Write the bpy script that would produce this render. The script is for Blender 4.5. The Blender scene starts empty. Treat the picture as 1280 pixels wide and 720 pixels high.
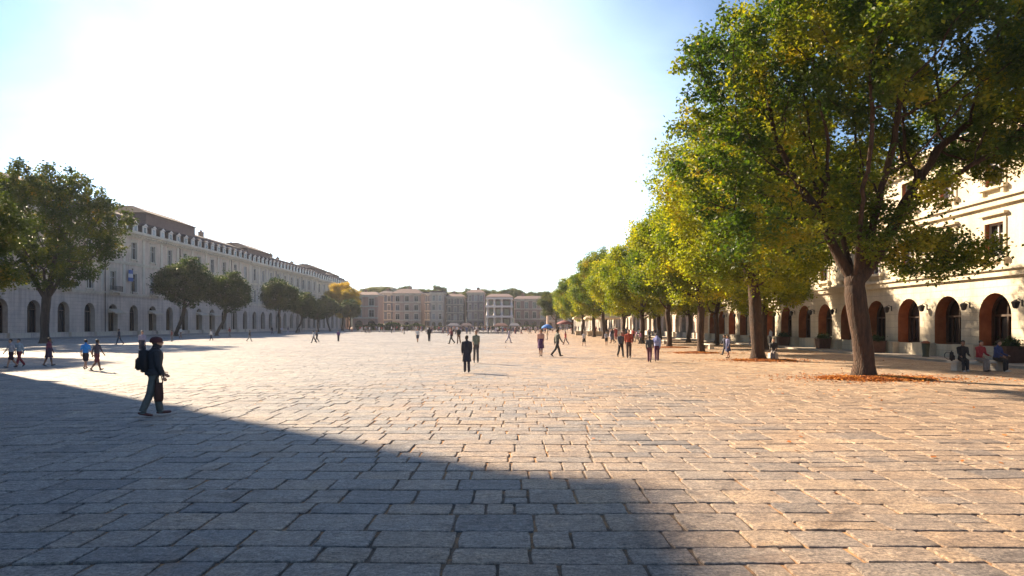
import bpy, bmesh, math, random
import numpy as np
from mathutils import Vector, Matrix, Euler

SC = bpy.context.scene
COL = SC.collection
R = math.radians
CAMH = 2.15
F = 834.0           # focal length of the photograph in its own pixels
HOR = 406.0

def ground(px, py):
    d = CAMH * F / (py - HOR)
    return ((px - 640) * d / F, d)

# ------------------------------------------------------------------ materials
MATS = {}
def new_mat(name):
    m = bpy.data.materials.new(name); m.use_nodes = True
    nt = m.node_tree; nt.nodes.clear()
    out = nt.nodes.new('ShaderNodeOutputMaterial')
    b = nt.nodes.new('ShaderNodeBsdfPrincipled')
    nt.links.new(b.outputs[0], out.inputs[0])
    return m, nt, b, out

def N(nt, t, **kw):
    n = nt.nodes.new(t)
    for k, v in kw.items(): setattr(n, k, v)
    return n

def noise(nt, scale, detail=4, rough=.55, coord='Object', stretch=None, dist=0):
    tc = N(nt, 'ShaderNodeTexCoord')
    t = N(nt, 'ShaderNodeTexNoise'); t.inputs['Scale'].default_value = scale
    t.inputs['Detail'].default_value = detail; t.inputs['Roughness'].default_value = rough
    t.inputs['Distortion'].default_value = dist
    src = tc.outputs[coord]
    if stretch:
        mp = N(nt, 'ShaderNodeMapping'); mp.inputs['Scale'].default_value = stretch
        nt.links.new(src, mp.inputs[0]); src = mp.outputs[0]
    nt.links.new(src, t.inputs['Vector'])
    return t

def ramp(nt, fac, stops, interp='LINEAR'):
    r = N(nt, 'ShaderNodeValToRGB'); r.color_ramp.interpolation = interp
    e = r.color_ramp.elements
    while len(e) > 1: e.remove(e[0])
    e[0].position = stops[0][0]; e[0].color = (*stops[0][1], 1)
    for p, c in stops[1:]:
        x = e.new(p); x.color = (*c, 1)
    nt.links.new(fac, r.inputs[0])
    return r

def mixc(nt, fac, a, b, mode='MIX'):
    m = N(nt, 'ShaderNodeMix', data_type='RGBA', blend_type=mode)
    if isinstance(fac, (int, float)): m.inputs[0].default_value = fac
    else: nt.links.new(fac, m.inputs[0])
    for s, v in ((6, a), (7, b)):
        if isinstance(v, tuple): m.inputs[s].default_value = (*v, 1)
        else: nt.links.new(v, m.inputs[s])
    return m.outputs[2]

def bump(nt, b, h, strength=.3, dist=.02, prev=None):
    bn = N(nt, 'ShaderNodeBump'); bn.inputs['Strength'].default_value = strength
    bn.inputs['Distance'].default_value = dist
    nt.links.new(h, bn.inputs['Height'])
    if prev is not None: nt.links.new(prev, bn.inputs['Normal'])
    nt.links.new(bn.outputs[0], b.inputs['Normal'])
    return bn.outputs[0]

def math_n(nt, op, a, b=None, clamp=False):
    m = N(nt, 'ShaderNodeMath', operation=op); m.use_clamp = clamp
    for i, v in enumerate((a, b)):
        if v is None: continue
        if isinstance(v, (int, float)): m.inputs[i].default_value = v
        else: nt.links.new(v, m.inputs[i])
    return m.outputs[0]

def simple(name, col, rough=.7, var=.25, scale=3, metal=0, bmp=.0, bscale=30, coord='Object'):
    if name in MATS: return MATS[name]
    m, nt, b, _ = new_mat(name)
    n = noise(nt, scale, 5, .6, coord)
    d = tuple(c * (1 - var) for c in col); l = tuple(min(1, c * (1 + var)) for c in col)
    r = ramp(nt, n.outputs[0], [(.3, d), (.7, l)])
    nt.links.new(r.outputs[0], b.inputs['Base Color'])
    b.inputs['Roughness'].default_value = rough; b.inputs['Metallic'].default_value = metal
    if bmp:
        n2 = noise(nt, bscale, 5, .6, coord); bump(nt, b, n2.outputs[0], bmp, .02)
    MATS[name] = m
    return m

def cloth(col):
    key = 'cloth_%02x%02x%02x' % tuple(int(min(1, c) * 255) for c in col)
    if key in MATS: return MATS[key]
    m, nt, b, _ = new_mat(key)
    n = noise(nt, 9, 4, .6)
    r = ramp(nt, n.outputs[0], [(.3, tuple(c * .75 for c in col)), (.7, tuple(c * 1.2 for c in col))])
    nt.links.new(r.outputs[0], b.inputs['Base Color'])
    b.inputs['Roughness'].default_value = .85
    n2 = noise(nt, 14, 3, .5, stretch=(1, 1, .5), dist=1.0)
    bump(nt, b, n2.outputs[0], .6, .03)
    MATS[key] = m
    return m

def wall_mat(name, col, col2=None, course=0, dirt=.35):
    """plaster / limestone; course = height of the stone courses (0 for none)"""
    m, nt, b, _ = new_mat(name)
    n = noise(nt, .35, 6, .65)
    col2 = col2 or tuple(c * .8 for c in col)
    c = ramp(nt, n.outputs[0], [(.32, col2), (.62, col)]).outputs[0]
    # rain streaks running down the wall
    st = noise(nt, 1.0, 5, .6, stretch=(1.6, 1.6, .12))
    sr = ramp(nt, st.outputs[0], [(.42, (1, 1, 1)), (.75, (1 - dirt,) * 3)])
    c = mixc(nt, .8, c, sr.outputs[0], 'MULTIPLY')
    fine = noise(nt, 9, 5, .6)
    fr = ramp(nt, fine.outputs[0], [(.3, (.86, .86, .86)), (.7, (1.06, 1.06, 1.06))])
    c = mixc(nt, 1.0, c, fr.outputs[0], 'MULTIPLY')
    prev = None
    if course:
        tc = N(nt, 'ShaderNodeTexCoord'); sp = N(nt, 'ShaderNodeSeparateXYZ')
        nt.links.new(tc.outputs['Object'], sp.inputs[0])
        k = math_n(nt, 'DIVIDE', sp.outputs[2], course)
        fz = math_n(nt, 'FRACT', k)
        jh = math_n(nt, 'LESS_THAN', fz, .09)
        row = math_n(nt, 'FLOOR', k)
        off = math_n(nt, 'MULTIPLY', math_n(nt, 'MODULO', row, 2.0), .5)
        fx = math_n(nt, 'FRACT', math_n(nt, 'ADD', math_n(nt, 'DIVIDE', math_n(nt, 'ADD', sp.outputs[0], sp.outputs[1]), course * 2.3), off))
        jv = math_n(nt, 'MULTIPLY', math_n(nt, 'LESS_THAN', fx, .03), .5)
        j = math_n(nt, 'MAXIMUM', jh, jv)
        c = mixc(nt, math_n(nt, 'MULTIPLY', j, .45), c, tuple(x * .45 for x in col))
        inv = math_n(nt, 'SUBTRACT', 1.0, j)
        bn = N(nt, 'ShaderNodeBump'); bn.inputs['Strength'].default_value = .8; bn.inputs['Distance'].default_value = .04
        nt.links.new(inv, bn.inputs['Height']); prev = bn.outputs[0]
    nt.links.new(c, b.inputs['Base Color']); b.inputs['Roughness'].default_value = .85
    bump(nt, b, fine.outputs[0], .35, .02, prev)
    MATS[name] = m
    return m

def glass_mat(name, dark=(.02, .025, .03), curtain=(.35, .36, .38)):
    m, nt, b, _ = new_mat(name)
    oi = N(nt, 'ShaderNodeObjectInfo')
    r = ramp(nt, oi.outputs['Random'], [(.45, dark), (.8, tuple(.5 * (a + c) for a, c in zip(dark, curtain))), (1, curtain)])
    nt.links.new(r.outputs[0], b.inputs['Base Color'])
    b.inputs['Roughness'].default_value = .12; b.inputs['Specular IOR Level'].default_value = .8
    n = noise(nt, 1.2, 2); bump(nt, b, n.outputs[0], .1, .03)
    MATS[name] = m
    return m

def leaf_mat(name, stops, trans=.45, tint=(1.5, 1.45, .4), clump=.45):
    m, nt, b, out = new_mat(name)
    g = N(nt, 'ShaderNodeNewGeometry')
    n = noise(nt, clump, 2, .5)
    f = math_n(nt, 'ADD', math_n(nt, 'MULTIPLY', g.outputs['Random Per Island'], .24),
               math_n(nt, 'SUBTRACT', math_n(nt, 'MULTIPLY', n.outputs[0], 2.2), .68), True)
    r = ramp(nt, f, stops)
    nt.links.new(r.outputs[0], b.inputs['Base Color'])
    b.inputs['Roughness'].default_value = .5; b.inputs['Specular IOR Level'].default_value = .35
    tr = N(nt, 'ShaderNodeBsdfTranslucent')
    tcol = mixc(nt, 1.0, r.outputs[0], tint, 'MULTIPLY')
    nt.links.new(tcol, tr.inputs[0])
    mx = N(nt, 'ShaderNodeMixShader'); mx.inputs[0].default_value = trans
    nt.links.new(b.outputs[0], mx.inputs[1]); nt.links.new(tr.outputs[0], mx.inputs[2])
    nt.links.new(mx.outputs[0], out.inputs[0])
    MATS[name] = m
    return m

def bark_mat(name, a, bcol):
    m, nt, b, _ = new_mat(name)
    n = noise(nt, 2.2, 8, .7, stretch=(3, 3, .6), dist=.8)
    r = ramp(nt, n.outputs[0], [(.35, a), (.5, tuple(.5 * (x + y) for x, y in zip(a, bcol))), (.68, bcol)])
    nt.links.new(r.outputs[0], b.inputs['Base Color']); b.inputs['Roughness'].default_value = .9
    v = N(nt, 'ShaderNodeTexVoronoi'); v.inputs['Scale'].default_value = 7; v.feature = 'DISTANCE_TO_EDGE'
    tc = N(nt, 'ShaderNodeTexCoord'); mp = N(nt, 'ShaderNodeMapping'); mp.inputs['Scale'].default_value = (1.6, 1.6, .35)
    nt.links.new(tc.outputs['Object'], mp.inputs[0]); nt.links.new(mp.outputs[0], v.inputs['Vector'])
    h = math_n(nt, 'ADD', math_n(nt, 'MINIMUM', v.outputs['Distance'], .15), math_n(nt, 'MULTIPLY', n.outputs[0], .25))
    bump(nt, b, h, .9, .12)
    MATS[name] = m
    return m

def paving_mat():
    m, nt, b, _ = new_mat('paving_stone')
    g = N(nt, 'ShaderNodeNewGeometry')
    r = ramp(nt, g.outputs['Random Per Island'],
             [(0, (.20, .205, .22)), (.1, (.25, .255, .265)), (.35, (.30, .295, .29)), (.6, (.27, .27, .275)), (.85, (.35, .335, .32)), (1, (.23, .235, .245))])
    # sunlit warmth put into the slab colour: more tan stone towards the right
    tc = N(nt, 'ShaderNodeTexCoord'); sp = N(nt, 'ShaderNodeSeparateXYZ'); nt.links.new(tc.outputs['Object'], sp.inputs[0])
    zn = noise(nt, .16, 4, .7)
    zx = math_n(nt, 'ADD', math_n(nt, 'MULTIPLY', sp.outputs[0], .055), math_n(nt, 'ADD', math_n(nt, 'MULTIPLY', zn.outputs[0], 1.1), math_n(nt, 'MULTIPLY', g.outputs['Random Per Island'], .35)))
    zf = N(nt, 'ShaderNodeMapRange'); nt.links.new(zx, zf.inputs[0]); zf.inputs[1].default_value = .40; zf.inputs[2].default_value = 1.15
    rt = ramp(nt, g.outputs['Random Per Island'],
              [(0, (.26, .205, .165)), (.2, (.35, .265, .20)), (.5, (.40, .31, .235)), (.8, (.36, .27, .20)), (1, (.44, .34, .25))])
    big = noise(nt, .09, 4, .6, 'Object')
    br = ramp(nt, big.outputs[0], [(.3, (.82, .80, .79)), (.7, (1.1, 1.06, 1.0))])
    c = mixc(nt, zf.outputs[0], r.outputs[0], rt.outputs[0])
    c = mixc(nt, 1.0, c, br.outputs[0], 'MULTIPLY')
    med = noise(nt, 2.2, 7, .7)
    mr = ramp(nt, med.outputs[0], [(.28, (.55, .56, .60)), (.5, (1, 1, 1)), (.72, (1.3, 1.24, 1.12))])
    c = mixc(nt, .9, c, mr.outputs[0], 'MULTIPLY')
    fine = noise(nt, 26, 8, .85)
    fr = ramp(nt, fine.outputs[0], [(.38, (.35, .35, .38)), (.5, (1, 1, 1)), (.62, (1.7, 1.65, 1.55))])
    c = mixc(nt, .9, c, fr.outputs[0], 'MULTIPLY')
    # flaked, split surface: pale scars and dark pits
    fk = noise(nt, 9, 9, .8, dist=.8, stretch=(.7, 1.5, 1)); fl = ramp(nt, fk.outputs[0], [(.40, (.5, .5, .54)), (.47, (.95, .95, .95)), (.54, (1, 1, 1)), (.60, (1.5, 1.48, 1.42))])
    c = mixc(nt, .85, c, fl.outputs[0], 'MULTIPLY')
    dk = noise(nt, 1.1, 5, .65, dist=1.2); dkr = ramp(nt, dk.outputs[0], [(.33, (.62, .60, .60)), (.44, (1, 1, 1))])
    c = mixc(nt, .8, c, dkr.outputs[0], 'MULTIPLY')
    # rusty lichen and worn stains
    ru = noise(nt, .55, 6, .7, dist=.5)
    rr = ramp(nt, ru.outputs[0], [(.58, (0, 0, 0)), (.72, (1, 1, 1))])
    c = mixc(nt, math_n(nt, 'MULTIPLY', rr.outputs[0], .28), c, (.42, .24, .13))
    nt.links.new(c, b.inputs['Base Color'])
    rg = ramp(nt, med.outputs[0], [(.3, (.55,) * 3), (.7, (.8,) * 3)])
    nt.links.new(rg.outputs[0], b.inputs['Roughness'])
    b.inputs['Specular IOR Level'].default_value = .25
    cleft = noise(nt, 7, 9, .78, dist=.4)
    h = math_n(nt, 'ADD', math_n(nt, 'MULTIPLY', cleft.outputs[0], 1.0), math_n(nt, 'MULTIPLY', fine.outputs[0], .5))
    bump(nt, b, h, 1.0, .05)
    return m

def joint_mat():
    m, nt, b, _ = new_mat('joint_sand')
    n = noise(nt, .35, 5, .7)
    n2 = noise(nt, 24, 4, .7)
    f = math_n(nt, 'ADD', math_n(nt, 'MULTIPLY', n.outputs[0], .8), math_n(nt, 'MULTIPLY', n2.outputs[0], .2))
    r = ramp(nt, f, [(.38, (.045, .038, .032)), (.48, (.12, .08, .05)), (.54, (.36, .19, .08)), (.66, (.46, .28, .13))])
    nt.links.new(r.outputs[0], b.inputs['Base Color']); b.inputs['Roughness'].default_value = .95
    bump(nt, b, n2.outputs[0], .6, .02)
    return m

# ------------------------------------------------------------------ mesh builder
class MB:
    def __init__(s): s.v = []; s.f = []; s.m = []
    def poly(s, pts, mi=0):
        k = len(s.v); s.v += [tuple(p) for p in pts]; s.f.append(tuple(range(k, k + len(pts)))); s.m.append(mi)
    def box(s, x0, x1, y0, y1, z0, z1, mi=0):
        k = len(s.v)
        s.v += [(x0, y0, z0), (x1, y0, z0), (x1, y1, z0), (x0, y1, z0), (x0, y0, z1), (x1, y0, z1), (x1, y1, z1), (x0, y1, z1)]
        for q in ((0, 3, 2, 1), (4, 5, 6, 7), (0, 1, 5, 4), (1, 2, 6, 5), (2, 3, 7, 6), (3, 0, 4, 7)):
            s.f.append(tuple(k + i for i in q)); s.m.append(mi)
    def loft(s, rings, mi=0, cap=True):
        """rings: lists of equal numbers of points"""
        n = len(rings[0]); k = len(s.v)
        for r in rings: s.v += [tuple(p) for p in r]
        for a in range(len(rings) - 1):
            for i in range(n):
                j = (i + 1) % n
                s.f.append((k + a * n + i, k + a * n + j, k + (a + 1) * n + j, k + (a + 1) * n + i)); s.m.append(mi)
        if cap:
            s.f.append(tuple(k + i for i in reversed(range(n)))); s.m.append(mi)
            e = k + (len(rings) - 1) * n
            s.f.append(tuple(e + i for i in range(n))); s.m.append(mi)
    def tube(s, pts, rad, n=8, mi=0, flat=1.0, cap=True):
        pts = [Vector(p) for p in pts]; rings = []
        ref = None
        for i, p in enumerate(pts):
            t = (pts[min(i + 1, len(pts) - 1)] - pts[max(i - 1, 0)])
            t = t.normalized() if t.length > 1e-9 else Vector((0, 0, 1))
            if ref is None:
                ref = Vector((1, 0, 0)) if abs(t.x) < .8 else Vector((0, 1, 0))
            a = (ref - t * ref.dot(t)).normalized(); ref = a
            b = t.cross(a)
            r = rad[i] if isinstance(rad, (list, tuple)) else rad
            rings.append([p + a * (r * math.cos(2 * math.pi * q / n)) + b * (r * flat * math.sin(2 * math.pi * q / n)) for q in range(n)])
        s.loft(rings, mi, cap)
    def ell(s, c, r, n=12, m=8, mi=0):
        rings = []
        for i in range(m + 1):
            t = -math.pi / 2 + math.pi * (i + .001) / (m + .002)
            rings.append([(c[0] + r[0] * math.cos(t) * math.cos(2 * math.pi * q / n), c[1] + r[1] * math.cos(t) * math.sin(2 * math.pi * q / n), c[2] + r[2] * math.sin(t)) for q in range(n)])
        s.loft(rings, mi)
    def mesh(s, name, mats, smooth=False):
        me = bpy.data.meshes.new(name); me.from_pydata(s.v, [], s.f)
        for m in (mats if isinstance(mats, (list, tuple)) else [mats]): me.materials.append(m)
        if any(s.m): me.polygons.foreach_set('material_index', s.m)
        if smooth: me.polygons.foreach_set('use_smooth', [True] * len(s.f))
        me.update()
        return me
    def build(s, name, mats, parent=None, smooth=False, loc=(0, 0, 0), rot=(0, 0, 0)):
        return link(name, s.mesh(name, mats, smooth), parent, loc, rot)

def link(name, me, parent=None, loc=(0, 0, 0), rot=(0, 0, 0)):
    o = bpy.data.objects.new(name, me); COL.objects.link(o)
    o.parent = parent; o.location = loc; o.rotation_euler = rot
    return o

def tag(o, label=None, cat=None, group=None, kind=None):
    if label: o['label'] = label
    if cat: o['category'] = cat
    if group: o['group'] = group
    if kind: o['kind'] = kind
    return o

def empty(name, loc, rz=0, label=None, cat=None, group=None):
    o = bpy.data.objects.new(name, None); COL.objects.link(o)
    o.location = loc; o.rotation_euler = (0, 0, rz); o.empty_display_size = .2
    return tag(o, label, cat, group)

CHILD = {}
def copy_tree(o, parent=None):
    c = o.copy(); COL.objects.link(c); c.parent = parent
    for ch in [x for x in COL.objects if x.parent == o]:
        copy_tree(ch, c)
    return c

def fast_mesh(name, verts, faces_flat, counts, mats, mi=None, smooth=False):
    me = bpy.data.meshes.new(name)
    nv, nf = len(verts), len(counts)
    me.vertices.add(nv); me.vertices.foreach_set('co', np.asarray(verts, np.float32).ravel())
    me.loops.add(len(faces_flat)); me.loops.foreach_set('vertex_index', np.asarray(faces_flat, np.int32))
    me.polygons.add(nf)
    st = np.zeros(nf, np.int32); st[1:] = np.cumsum(counts)[:-1]
    me.polygons.foreach_set('loop_start', st)
    for m in mats: me.materials.append(m)
    if mi is not None: me.polygons.foreach_set('material_index', np.asarray(mi, np.int32))
    me.polygons.foreach_set('use_smooth', np.full(nf, smooth))
    me.update(calc_edges=True)
    return me

# ------------------------------------------------------------------ ground and paving
def wave(x, y):
    return .16 * np.sin(x * .11 + y * .05) + .07 * np.sin(x * .37 + 1.3 + y * .21) + .035 * np.sin(x * .9 + y * .7)

def paving():
    rng = np.random.default_rng(4)
    X0, X1, Y0, Y1 = -69.0, 25.0, -8.0, 322.0
    V, FF, CNT = [], [], []; base = 0
    y = Y0; cells_near = []; cells_far = []
    while y < Y1:
        h = rng.uniform(.36, .74)
        x = X0 + rng.uniform(-.8, 0)
        while x < X1:
            w = rng.uniform(.42, .98) if rng.random() > .15 else rng.uniform(.3, .42)
            g = rng.uniform(.004, .014)
            hh = h
            c = (x + g, min(x + w - g, X1), y + rng.uniform(.004, .012), y + hh - rng.uniform(.004, .012))
            if c[0] < X1 - .1:
                cl = cells_near if (y < 24 and -26 < x < 26) else cells_far
                if rng.random() < .10 and hh > .55:
                    ym = y + hh * rng.uniform(.4, .6); cl.append((c[0], c[1], c[2], ym - .006)); cl.append((c[0], c[1], ym + .006, c[3]))
                else: cl.append(c)
                if cl is cells_far and len(cl[-1]) == 4:
                    q = cl[-1]; cl[-1] = (q[0] - g * .5, q[1] + g * .3, q[2] - .003, q[3] + .003)
            x += w
        y += h
    # far slabs: bevelled quads
    c = np.array(cells_far); n = len(c)
    x0, x1, y0, y1 = c.T
    z = rng.uniform(-.004, .003, n)[:, None] + rng.uniform(-.003, .003, (n, 4))
    bx = np.stack([x0, x1, x1, x0], 1); by = np.stack([y0, y0, y1, y1], 1)
    jit = rng.uniform(-.012, .012, (n, 4, 2))
    bx = bx + jit[..., 0]; by = by + jit[..., 1]; by = by + wave(bx, by)
    e = .012
    tx = bx + np.array([e, -e, -e, e]); ty = by + np.array([e, e, -e, -e])
    v = np.zeros((n, 12, 3))
    z = z - .011
    v[:, 0:4, 0] = tx; v[:, 0:4, 1] = ty; v[:, 0:4, 2] = z
    v[:, 4:8, 0] = bx; v[:, 4:8, 1] = by; v[:, 4:8, 2] = z - .006
    v[:, 8:12, 0] = bx; v[:, 8:12, 1] = by; v[:, 8:12, 2] = -.05
    f = [[0, 1, 2, 3]] + [[4 + i, 4 + (i + 1) % 4, (i + 1) % 4, i] for i in range(4)] + [[8 + i, 8 + (i + 1) % 4, 4 + (i + 1) % 4, 4 + i] for i in range(4)]
    f = np.array(f)
    ff = (f[None] + (np.arange(n) * 12)[:, None, None]).reshape(-1)
    V.append(v.reshape(-1, 3)); FF.append(ff); CNT.append(np.full(n * 9, 4)); base = n * 12
    # near slabs: ragged outlines with rounded worn edges
    vs = []; fl = []; ct = []; k = base
    for (a, b_, c_, d) in cells_near:
        w, h = b_ - a, d - c_
        nx, ny = max(3, int(w / .13)), max(3, int(h / .13))
        pts = [(a + w * i / nx, c_) for i in range(nx)] + [(b_, c_ + h * i / ny) for i in range(ny)] + \
              [(b_ - w * i / nx, d) for i in range(nx)] + [(a, d - h * i / ny) for i in range(ny)]
        p = np.array(pts); cen = np.array([(a + b_) / 2, (c_ + d) / 2]); m = len(p)
        rag = rng.normal(0, .006, m) + .5 * np.roll(rng.normal(0, .006, m), 1)
        corner = [0, nx, nx + ny, 2 * nx + ny]
        inset = np.abs(rag); inset[corner] += rng.uniform(.003, .022, 4)
        dirn = cen - p; dirn /= np.linalg.norm(dirn, axis=1)[:, None]
        sk = rng.normal(0, .012, 2)
        p = p + dirn * inset[:, None]
        tilt = rng.normal(0, .006, 2); z0 = rng.normal(0, .003) - .010 * min(1, max(0, (c_ - 8) / 14))
        rings = []
        for ins, dz in ((0, -.05), (0, -.012), (.005, -.004), (.014, -.001), (.03, 0)):
            q = p + dirn * ins
            zz = z0 + dz + (q - cen) @ tilt + (rng.normal(0, .0012, m) if dz > -.05 else 0)
            yy = q[:, 1] + wave(q[:, 0], q[:, 1])
            rings.append(np.stack([q[:, 0], yy, zz], 1))
        vs.append(np.concatenate(rings))
        for r_ in range(4):
            o = k + r_ * m; i = np.arange(m); j = (i + 1) % m
            fl.append(np.stack([o + i, o + j, o + m + j, o + m + i], 1).ravel()); ct.append(np.full(m, 4))
        fl.append(k + 4 * m + np.arange(m)); ct.append([m])
        k += 5 * m
    V.append(np.concatenate(vs)); FF += fl; CNT += ct
    me = fast_mesh('paving', np.concatenate(V), np.concatenate(FF), np.concatenate(CNT), [paving_mat()], smooth=False)
    tag(link('paving', me), kind='structure')
    g = MB(); g.poly([(-2500, -1500, -.022), (2500, -1500, -.022), (2500, 4000, -.022), (-2500, 4000, -.022)])
    tag(g.build('ground', joint_mat()), kind='structure')

paving()

M_KERB = wall_mat('kerb_granite', (.34, .33, .31), course=0, dirt=.2)
mb = MB(); mb.box(-90, -69.3, -20, 330, -.05, .11); mb.box(-69.3, -69.0, -20, 330, -.05, .125)
tag(mb.build('left_pavement', simple('pavement_asphalt', (.20, .20, .205), .85, .2, .8, bmp=.3)), kind='structure')
mb = MB(); mb.box(25.3, 40, -20, 330, -.05, .10); mb.box(25.0, 25.3, -20, 330, -.05, .115)
tag(mb.build('right_pavement', simple('pavement_flag', (.36, .32, .27), .85, .2, .8, bmp=.3)), kind='structure')

# ------------------------------------------------------------------ buildings
LIME = wall_mat('left_limestone', (.62, .51, .43), (.45, .37, .32), dirt=.45)
LIMEB = wall_mat('left_limestone_base', (.56, .49, .44), (.40, .36, .34), course=.62, dirt=.5)
CREAM = wall_mat('cream_stone', (.66, .58, .44), (.52, .45, .34), course=.0, dirt=.3)
CREAMB = wall_mat('cream_stone_base', (.64, .57, .45), (.50, .44, .34), course=.48, dirt=.3)
TRIM = wall_mat('pale_trim', (.60, .55, .47), (.46, .42, .37))
TERRA = simple('terracotta_reveal', (.34, .12, .045), .8, .3, 1.5, bmp=.3)
REVEAL = simple('limestone_reveal', (.36, .33, .30), .85, .2, 1.5)
GLASS = glass_mat('window_glass')
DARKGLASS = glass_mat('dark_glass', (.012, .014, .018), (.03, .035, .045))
WFRAME = simple('window_frame_grey', (.42, .42, .43), .6, .1)
WOOD = simple('dark_wood', (.06, .035, .022), .6, .3, 6)
SLATE = simple('slate_roof', (.055, .042, .05), .95, .35, 1.2, bmp=.4, bscale=8)
TILE = simple('roof_tiles', (.13, .085, .08), .8, .3, 1.2, bmp=.5, bscale=6)
IRON = simple('black_iron', (.02, .02, .022), .5, .2, metal=.3)
WHITE = simple('white_paint', (.52, .50, .50), .7, .15)
CANVAS = simple('cream_canvas', (.70, .60, .42), .9, .1)

def arc_pts(w, z0, z1, n=12):
    """opening outline from the left foot round the arch to the right foot"""
    r = w / 2
    return [(-r, z0)] + [(-r * math.cos(math.pi * i / n), z1 - r + r * math.sin(math.pi * i / n)) for i in range(n + 1)] + [(r, z0)]

def opening(mb, a, b, z0, z1, w, s, t, arch, dep, mi, ri):
    """one bay of front wall (y=0, outward -y) from a..b, z0..z1 with an opening"""
    c = (a + b) / 2; l, r = c - w / 2, c + w / 2
    q = lambda x0, x1, a0, a1, i=mi: mb.poly([(x0, 0, a0), (x1, 0, a0), (x1, 0, a1), (x0, 0, a1)], i)
    q(a, l, z0, z1); q(r, b, z0, z1)
    if s > z0 + .01: q(l, r, z0, s)
    if arch:
        pts = [(c + p[0], p[1]) for p in arc_pts(w, s, t)]
        for i in range(1, len(pts) - 2):
            p, n = pts[i], pts[i + 1]
            mb.poly([(p[0], 0, p[1]), (n[0], 0, n[1]), (n[0], 0, z1), (p[0], 0, z1)], mi)
    else:
        pts = [(l, s), (l, t), (r, t), (r, s)]
        q(l, r, t, z1)
    for i in range(len(pts)):
        p, n = pts[i], pts[(i + 1) % len(pts)]
        mb.poly([(p[0], 0, p[1]), (n[0], 0, n[1]), (n[0], dep, n[1]), (p[0], dep, p[1])], ri)

def rect_window(w, h, frame=TRIM, style=0):
    """origin at the bottom centre of the opening, wall face y=0"""
    f = MB(); a = .22; l, r = -w / 2, w / 2
    f.box(l - a, l - .001, -.07, .1, 0, h); f.box(r + .001, r + a, -.07, .1, 0, h); f.box(l - a, r + a, -.07, .1, h + .001, h + a)
    f.box(l - a - .12, r + a + .12, -.30, .05, -.2, -.002)
    f.box(l - a - .1, r + a + .1, -.26, .04, h + a + .22, h + a + .36)
    f.box(l - a + .02, r + a - .02, -.05, .04, h + a + .001, h + a + .22)
    f.box(l - a, l, -.2, -.001, -.5, -.201); f.box(r, r + a, -.2, -.001, -.5, -.201)
    s = MB(); t = .09; y0, y1 = .22, .30
    s.box(l, l + t, y0, y1, 0, h); s.box(r - t, r, y0, y1, 0, h); s.box(l + t, r - t, y0, y1, 0, t); s.box(l + t, r - t, y0, y1, h - t, h)
    s.box(-t / 2, t / 2, y0 - .01, y1 - .01, t, h - t); s.box(l + t, r - t, y0 + .01, y1 - .005, h * .66, h * .66 + .08)
    g = MB(); g.box(l - .02, r + .02, .31, .34, -.02, h + .02)
    return f.mesh('window_surround', frame), s.mesh('window_frame', WFRAME), g.mesh('pane', GLASS)

def arch_window(w, s, t, dep, bar=True, fr=WOOD, gl=DARKGLASS):
    pts = arc_pts(w, 0, t - s)
    g = MB(); g.poly([(p[0], dep + .06, p[1]) for p in arc_pts(w + .1, -.02, t - s + .05)])
    f = MB()
    for i in range(len(pts) - 1):
        p, n = pts[i], pts[i + 1]; k = .88
        cz = (t - s) * .5
        P = lambda p_, kk: (p_[0] * kk, cz + (p_[1] - cz) * (1 - (1 - kk) * w / (t - s)))
        a, b, c, d = p, n, P(n, k), P(p, k)
        f.poly([(x[0], dep - .06, x[1]) for x in (a, b, c, d)])
        f.poly([(c[0], dep - .06, c[1]), (c[0], dep + .05, c[1]), (d[0], dep + .05, d[1]), (d[0], dep - .06, d[1])])
    hz = t - s - w / 2
    f.box(-w / 2 + .05, w / 2 - .05, dep - .05, dep + .04, hz - .06, hz + .06)
    f.box(-.05, .05, dep - .04, dep + .04, 0, hz - .061); 
    for q in (-1, 1): f.box(q * w / 4 - .03, q * w / 4 + .03, dep - .03, dep + .04, .1, hz - .061)
    f.box(-w / 2 + .05, w / 2 - .05, dep - .04, dep + .045, 0, .099)
    f.box(-.03, .03, dep - .03, dep + .04, hz + .061, t - s - .1)
    return f.mesh('arch_frame', fr), g.mesh('pane', gl)

def dormer_meshes():
    d = MB(); d.box(-.82, .82, -.12, .05, 0, 1.75); d.box(-.75, .75, .051, 2.2, 0, 1.749, 1)
    d.poly([(-.95, -.3, 1.75), (.95, -.3, 1.75), (0, -.3, 2.3)]); d.poly([(-.95, -.3, 1.75), (0, -.3, 2.3), (0, 2.2, 2.3), (-.95, 2.2, 1.75)], 1)
    d.poly([(.95, -.3, 1.75), (0, -.3, 2.3), (0, 2.2, 2.3), (.95, 2.2, 1.75)], 1)
    g = MB(); g.box(-.45, .45, -.14, -.05, .25, 1.45)
    return d.mesh('dormer', [WHITE, SLATE]), g.mesh('pane', GLASS)

LANT = None
def lantern_mesh():
    m = MB(); m.box(-.04, .04, -.06, -.002, -.25, .25); m.tube([(0, -.03, .15), (0, -.3, .32), (0, -.5, .2)], .025, 6)
    m.loft([[(x * r, -.5 + y * r, z) for x, y in ((-1, -1), (1, -1), (1, 1), (-1, 1))] for r, z in ((.05, .22), (.2, .08), (.12, -.35), (.05, -.42))])
    return m.mesh('wall_lantern', IRON)

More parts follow.
